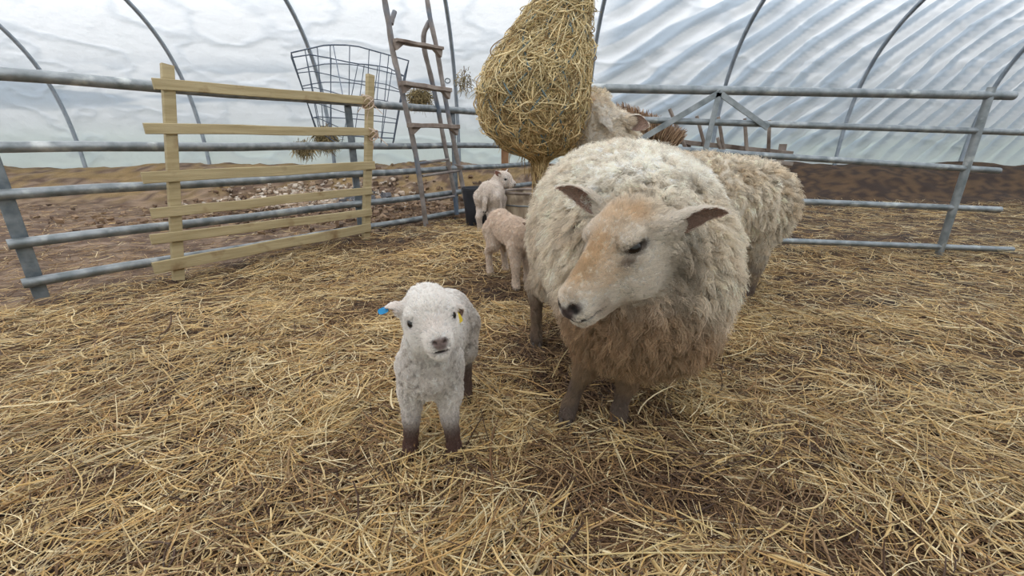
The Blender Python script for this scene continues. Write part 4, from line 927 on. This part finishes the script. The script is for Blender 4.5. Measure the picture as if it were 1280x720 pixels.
# ------------------------------------------------------------------ the ewe eating from the net
def ewe2():
    rt = root('ewe', (.75, 2.15, 0), 'cream ewe behind the large ewe, stretching her head up to the hay net', 'sheep')
    bd = Body(); W = dict(hl=.04, wool=1, comb=(0, 0, -.3)); mid = np.array(S(228, 217, 200)); top = np.array(S(236, 226, 210))
    bd.ell((.90, 2.22, .50), (.46, .24, .225), k=.08, col=mid, **W); bd.ell((1.22, 2.25, .48), (.2, .2, .2), k=.08, col=mid, **W); bd.ell((.58, 2.17, .50), (.17, .18, .22), k=.08, col=mid, **W)
    bd.cone((.56, 2.15, .62), (.42, 2.06, .80), .13, .10, .06, col=top, **W); bd.cone((.42, 2.06, .80), (.36, 2.02, .90), .105, .07, .05, col=top, **W)
    bd.ell((.345, 2.04, .945), (.075, .07, .055), k=.03, col=np.array(S(220, 206, 182)), hl=.03, wool=.9, comb=(0, 0, 0))
    LG = dict(hl=.01, wool=.1, comb=(0, 0, -1.2))
    for (x, y) in ((.56, 2.06), (.58, 2.28), (1.22, 2.12), (1.24, 2.36)):
        bd.chain([(x, y, .36), (x + .02, y, .20)], [.075, .032], .03, col=mid * .9, hl=.02, wool=.6, comb=(0, 0, -.6)); bd.chain([(x + .02, y, .20), (x + .01, y, .07), (x - .01, y, .025)], [.028, .02, .024], .012, col=LEG, **LG)
    f = nrm(np.array([-.80, .30, -.50])); u = np.array([0, 0, 1.]); s = nrm(np.cross(u, f)); n = np.cross(f, s); O = np.array([.37, 2.0, .96])
    pt, ey, R = head(bd, O, f, n, s, 1.0, 'ewe')
    bR = pt(.02, -.04, -.05); bL = pt(.02, -.04, .05)
    tA = P(811, 158, 1.93); bA = P(783, 150, 1.97); bB = P(750, 141, 1.94); tB = P(764, 165, 1.89)
    ears = [(bA, tA, (-.1, -1, -.1), .033, .02, FACE * .95, INEAR * 1.15, 0), (bB, tB, (.3, -.2, -.9), .024, .018, FACE * .85, INEAR, 0)]
    bd.cone(bA - (.02, 0, -.01), bA + (tA - bA) * .2, .022, .02, .02, col=FACE, hl=.012, wool=.2, comb=(1, 0, 0)); bd.cone(bB - (.0, -.02, -.02), bB + (tB - bB) * .25, .022, .018, .02, col=FACE * .85, hl=.01, wool=.2, comb=(0, 0, -1))
    def sp(V, c):
        w = sstep(.46, .6, fbm(V * 14, 3, 301))[:, None] * .45; return c * (1 - w) + np.array(S(200, 178, 146)) * w
    axes = (ax_((.02, .50, .006), (.50, 1.5, .012)), ax_((1.75, 2.12, .006), (2.12, 2.55, .012)), ax_((0, .72, .012), (.72, 1.05, .006)))
    V, F, N, at, o = finish(rt, bd, axes, DK, ears, speck=sp); eyes(rt, ey, R)
    hoofs(rt, [((x - .012, y, ghs(x, y) + .004), (-1, 0)) for (x, y) in ((.56, 2.06), (.58, 2.28), (1.22, 2.12), (1.24, 2.36))], 1.1)
    coat(V, F, N, at, lambda w: np.where(w > .45, 3600, 9000), 'fleece', rt, per=11, rc=.014, wave=.15, seed=21, rad=.0011)
ewe2()

# ------------------------------------------------------------------ lambs
LW = np.array(S(250, 244, 239)); LB = np.array(S(112, 86, 78))
def lamb_front():
    rt = root('lamb', (-.20, .98, 0), 'white lamb with brown lower legs standing at the front on the straw, facing the camera', 'lamb')
    bd = Body(); W = dict(hl=.009, wool=.9, comb=(0, 0, -.3), col=LW)
    bd.ell((-.186, 1.07, .300), (.062, .15, .075), k=.04, **W); bd.ell((-.185, 1.19, .302), (.062, .07, .072), k=.04, **W); bd.ell((-.200, .95, .285), (.060, .060, .080), k=.04, **W)
    bd.ell((-.202, .915, .262), (.054, .045, .062), k=.03, **W)
    LG = dict(hl=.005, wool=.1, comb=(0, 0, -1.4)); gz = ghs(-.2, .93)
    for (x0, x1, x2, y2) in ((-.243, -.252, -.262, .93), (-.160, -.156, -.150, .92)):
        bd.chain([(x0, .945, .27), ((x0 + x1) / 2, .94, .20), (x1, .925, .135)], [.040, .029, .021], .02, hl=.008, wool=.8, comb=(0, 0, -.6), col=LW * .96)
        bd.chain([(x1, .925, .128), ((x1 + x2) / 2, .933, .085), (x2, .932, .042), (x2, .918, .02)], [.0195, .0165, .0175, .0185], .008, col=LB, **LG)
    for (x0, x2) in ((-.235, -.245), (-.150, -.145)):
        bd.chain([(x0, 1.20, .27), (x0, 1.17, .20), (x2, 1.235, .145)], [.052, .040, .018], .02, hl=.008, wool=.7, comb=(0, 0, -.6), col=LW * .95)
        bd.chain([(x2, 1.235, .14), (x2, 1.22, .05), (x2, 1.205, .02)], [.0165, .0145, .0175], .008, col=LB * .95, **LG)
    h = nrm(np.array([LH['hx'], -1, 0])); pd = math.radians(LH['pd']); Z = np.array([0, 0, 1.]); f = h * math.cos(pd) - Z * math.sin(pd); n = h * math.sin(pd) + Z * math.cos(pd); s = nrm(np.cross(n, f))
    ro = math.radians(LH['roll']); n, s = n * math.cos(ro) + s * math.sin(ro), s * math.cos(ro) - n * math.sin(ro); O = P(540, 399, .80) - (f * .0745 - n * .0405) * LH['k']
    pt, ey, R = head(bd, O, f, n, s, LH['k'], 'lamb')
    bd.ell(pt(.012, -.008, 0), (.034, .024, .034), R, .02, col=LW, hl=.013, wool=.9, comb=tuple(n * .4)); bd.ell(pt(.0, -.045, 0), (.034, .04, .046), R, .02, col=LW, hl=.009, wool=.7, comb=(0, 0, -.2))
    bd.cone(pt(.01, -.06, 0), (-.195, .92, .34), .042, .054, .03, **W)
    bL, bR = pt(.022, -.030, .043), pt(.022, -.028, -.043)
    tR = P(480, 384, .83); tL = P(577, 394, .88)
    EC = np.array(S(244, 236, 230)); IC = np.array(S(206, 178, 168))
    bd.cone(bR, bR * .75 + tR * .25, .0145, .0135, .012, col=EC, hl=.006, wool=.1, comb=tuple(nrm(tR - bR))); bd.cone(bL, bL * .75 + tL * .25, .0125, .011, .012, col=EC, hl=.006, wool=.1, comb=tuple(nrm(tL - bL)))
    ears = [(bR * .85 + tR * .15, tR, (0, -.25, -1), .020, .015, EC, IC, .006), (bL * .85 + tL * .15, tL, (.2, -.4, -.85), .019, .014, EC, IC, .002)]
    def sp(V, c):
        ch = np.exp(-(((V[:, 0] + .2) / .07) ** 2 + ((V[:, 1] - .93) / .08) ** 2 + ((V[:, 2] - .27) / .085) ** 2)); ch = np.maximum(ch, .55 * sstep(1.0, 1.1, V[:, 1]) * sstep(.40, .25, V[:, 2]))
        w = (sstep(.56, .68, fbm(V * 210, 2, 401)) * np.clip(ch * 1.4, .04, .6) * (V[:, 2] > .15))[:, None]; c = c * (1 - w) + np.array(S(120, 104, 92)) * w
        w = (.3 * ch)[:, None]; return c * (1 - w) + np.array(S(186, 170, 156)) * w
    st = .0026
    V, F, N, at, o = finish(rt, bd, (np.arange(-.30, -.05, st), np.arange(.70, 1.30, st), np.arange(0, .52, st)), DK, ears, smooth=2, speck=sp); eyes(rt, ey, R)
    hoofs(rt, [((-.263, .905, ghs(-.263, .9) + .003), (0, -1)), ((-.150, .897, ghs(-.15, .9) + .003), (0, -1)), ((-.245, 1.195, ghs(-.245, 1.2) + .003), (0, -1)), ((-.145, 1.195, ghs(-.145, 1.2) + .003), (0, -1))], .66)
    ear_tag(rt, tR + np.array([-.001, -.004, -.006]), (-.1, -1, .3), (.9, 0, .35), .013, .022, M['tag_blue'], 'blue ear tag')
    c = bL * .35 + tL * .65 + np.array([.007, -.030, -.002]); ear_tag(rt, c, (.35, -1, .3), (-.45, 0, 1), .014, .024, M['tag_yellow'], 'yellow ear tag'); ear_tag(rt, c + np.array([-.003, -.003, -.010]), (.35, -1, .3), (-.6, 0, 1), .014, .016, M['tag_white'], 'white back of the yellow ear tag', loop=True)
    coat(V, F, N, at, lambda w: np.where(w > .45, 60000, 110000), 'fleece', rt, per=9, rc=.0032, wave=.5, seed=31, rad=.00042, tint=.12, ns=75)
LH = dict(k=.94, hx=.33, pd=-5, roll=-5)
lamb_front()

def lamb_far(name, label, org, yaw, joints, col, seed, headdef, ears_def, grid):
    """a small lamb described in its own frame: +x forward, +y its left, z up"""
    rt = root('lamb', (org[0], org[1], 0), label, 'lamb'); c, s_ = math.cos(yaw), math.sin(yaw); gz = org[2]
    T = lambda p: np.array([org[0] + p[0] * c - p[1] * s_, org[1] + p[0] * s_ + p[1] * c, gz + p[2]]); Rz = np.array([[c, s_, 0], [-s_, c, 0], [0, 0, 1]])
    bd = Body(); W = dict(hl=.015, wool=.95, comb=(0, 0, -.3), col=col)
    for (cc, rr) in joints['ell']: bd.ell(T(cc), rr, Rz, .04, **W)
    for (pts, rs, dark) in joints['chain']: bd.chain([T(p) for p in pts], rs, .015, **{**W, 'hl': .009, 'wool': .7, 'col': col * (.93 if not dark else .55), 'comb': (0, 0, -.8)})
    Of, dv, up = headdef; f = nrm(T(dv) - T((0, 0, 0))); up = np.array(up, float); s = nrm(np.cross(up, f)); n = np.cross(f, s); O = T(Of)
    pt, ey, R = head(bd, O, f, n, s, .92, 'lamb', col)
    bd.cone(pt(.0, -.05, 0), T(joints['neck']), .042, .055, .03, **W)
    ears = []
    for (sg, dirv, op) in ears_def:
        b = pt(.022, -.028, .040 * sg); d = nrm(f * dirv[0] + n * dirv[1] + s * dirv[2]) * .085; o_ = f * op[0] + n * op[1] + s * op[2]
        ears.append((b, b + d, o_, .019, .012, col, np.array(S(214, 164, 150)), 0)); bd.cone(b, b + d * .25, .012, .011, .01, col=col, hl=.005, wool=.1, comb=(0, 0, 0))
    st = .0045; xs, ys, zs = grid; A = np.array([T((x, y, z)) for x in xs for y in ys for z in zs]); lo, hi = A.min(0), A.max(0)
    V, F, N, at, o = finish(rt, bd, tuple(np.arange(lo[i], hi[i], st) for i in range(3)), DK, ears, smooth=2); eyes(rt, ey, R)
    hf = nrm(T((1, 0, 0)) - T((0, 0, 0)))
    hoofs(rt, [((q := T(pts[-1]))[0] * 1.0 * np.array([1, 0, 0]) + np.array([0, q[1], q[2] - .018]), hf) for (pts, rs, dk) in joints['chain']], .62)
    coat(V, F, N, at, lambda w: np.where(w > .45, 26000, 26000), 'fleece', rt, per=8, rc=.006, wave=.3, seed=seed, rad=.00065, tint=.1, ns=45)
PINKW = np.array(S(236, 219, 203)); PALE = np.array(S(242, 231, 221))
# lamb with its rump to the camera side, head and neck behind the ewe
_b = ghs(.02, 2.5)
lamb_far('lamb', 'pinkish lamb walking behind the large ewe, its head hidden beside her', (-.02, 2.42, _b), math.radians(-62), dict(
    ell=[((-.10, 0, .315), (.085, .070, .078)), ((.03, 0, .300), (.14, .070, .076)), ((.13, 0, .275), (.075, .066, .085))],
    chain=[([(-.13, .045, .28), (-.10, .05, .20), (-.175, .055, .145), (-.15, .055, .04), (-.14, .055, .018)], [.055, .038, .019, .015, .018], 0),
           ([(-.12, -.045, .28), (-.09, -.05, .20), (-.155, -.055, .145), (-.14, -.055, .04), (-.13, -.055, .018)], [.055, .038, .019, .015, .018], 0),
           ([(.14, .045, .24), (.14, .045, .14), (.14, .045, .04), (.15, .045, .018)], [.040, .023, .016, .018], 0),
           ([(.15, -.045, .24), (.17, -.045, .14), (.17, -.045, .04), (.18, -.045, .018)], [.040, .023, .016, .018], 0),
           ], neck=(.14, 0, .29)), PINKW, 41, ((.235, .03, .385), (.85, .45, -.35), (0, 0, 1)), [(1, (-.3, .3, 1), (.4, -.6, 0)), (-1, (-.3, .3, -1), (.4, -.6, 0))], ((-.24, .4), (-.12, .2), (-.01, .45)))
_b = .055 + ghs(-.16, 3.42) * .6
_b = ghs(-.17, 3.42)
lamb_far('lamb', 'small white lamb standing by the black bucket, rump to the camera and head turned right', (-.165, 3.45, _b), math.radians(78), dict(
    ell=[((-.08, 0, .320), (.09, .070, .080)), ((.05, 0, .31), (.13, .075, .08)), ((.14, 0, .30), (.075, .066, .08))],
    chain=[([(-.10, .05, .29), (-.07, .055, .20), (-.145, .06, .145), (-.12, .06, .04), (-.11, .06, .018)], [.058, .04, .02, .015, .018], 0),
           ([(-.10, -.05, .29), (-.07, -.055, .20), (-.145, -.045, .145), (-.12, -.045, .04), (-.11, -.045, .018)], [.058, .04, .02, .015, .018], 0),
           ([(.14, .05, .25), (.14, .05, .13), (.14, .05, .04), (.15, .05, .018)], [.042, .023, .016, .018], 0),
           ([(.14, -.05, .25), (.14, -.05, .13), (.14, -.05, .04), (.15, -.05, .018)], [.042, .023, .016, .018], 0),
           ([(-.16, 0, .33), (-.185, 0, .26), (-.18, .005, .20)], [.016, .014, .012], 0)], neck=(.14, 0, .34)), PALE, 42, ((.17, -.045, .46), (-.25, -1.0, -.30), (0, 0, 1)), [(1, (-.2, .5, .8), (.6, -.4, 0)), (-1, (-.3, .5, -1), (.6, -.4, 0))], ((-.26, .32), (-.26, .16), (-.01, .53)))

# ------------------------------------------------------------------ daylight through the cover
w = bpy.data.worlds.new('overcast'); scene.world = w; w.use_nodes = True; nt = w.node_tree; bg = nt.nodes['Background']
sky = nt.nodes.new('ShaderNodeTexSky'); sky.sky_type = 'NISHITA'; sky.sun_elevation = math.radians(50); sky.sun_rotation = math.radians(160); sky.sun_disc = False; sky.air_density = 2; sky.dust_density = 6
mx = nt.nodes.new('ShaderNodeMix'); mx.data_type = 'RGBA'; mx.inputs[0].default_value = .85
sc_ = nt.nodes.new('ShaderNodeVectorMath'); sc_.operation = 'SCALE'; sc_.inputs['Scale'].default_value = .12
nt.links.new(sky.outputs[0], sc_.inputs[0]); nt.links.new(sc_.outputs[0], mx.inputs[6]); nt.links.new(mx.outputs[2], bg.inputs[0]); bg.inputs[1].default_value = 5.2
tcw = nt.nodes.new('ShaderNodeTexCoord'); sp_ = nt.nodes.new('ShaderNodeSeparateXYZ'); rw = nt.nodes.new('ShaderNodeValToRGB')   # overcast sky: three times brighter overhead, dull land below
nt.links.new(tcw.outputs['Generated'], sp_.inputs[0]); mr = nt.nodes.new('ShaderNodeMapRange'); mr.inputs['From Min'].default_value = -1; nt.links.new(sp_.outputs['Z'], mr.inputs[0]); nt.links.new(mr.outputs[0], rw.inputs[0])
el = rw.color_ramp.elements; el[0].position = .49; el[0].color = (.07, .075, .06, 1); el[1].position = 1.0;  el[-1].color = (1.0, .98, .955, 1)
e = rw.color_ramp.elements.new(.51); e.color = (.115, .12, .12, 1)
e = rw.color_ramp.elements.new(.72); e.color = (.36, .36, .355, 1)
nt.links.new(rw.outputs[0], mx.inputs[7])
scene.view_settings.view_transform = 'Standard'; scene.view_settings.look = 'None'; scene.view_settings.exposure = -0.1; scene.view_settings.gamma = 1; scene.view_settings.use_curve_mapping = False
cy = scene.cycles; cy.max_bounces = 7; cy.diffuse_bounces = 4; cy.transmission_bounces = 4; cy.use_denoising = True; cy.caustics_reflective = False; cy.caustics_refractive = False
scene.render.engine = 'CYCLES'; cy.sample_clamp_indirect = 8
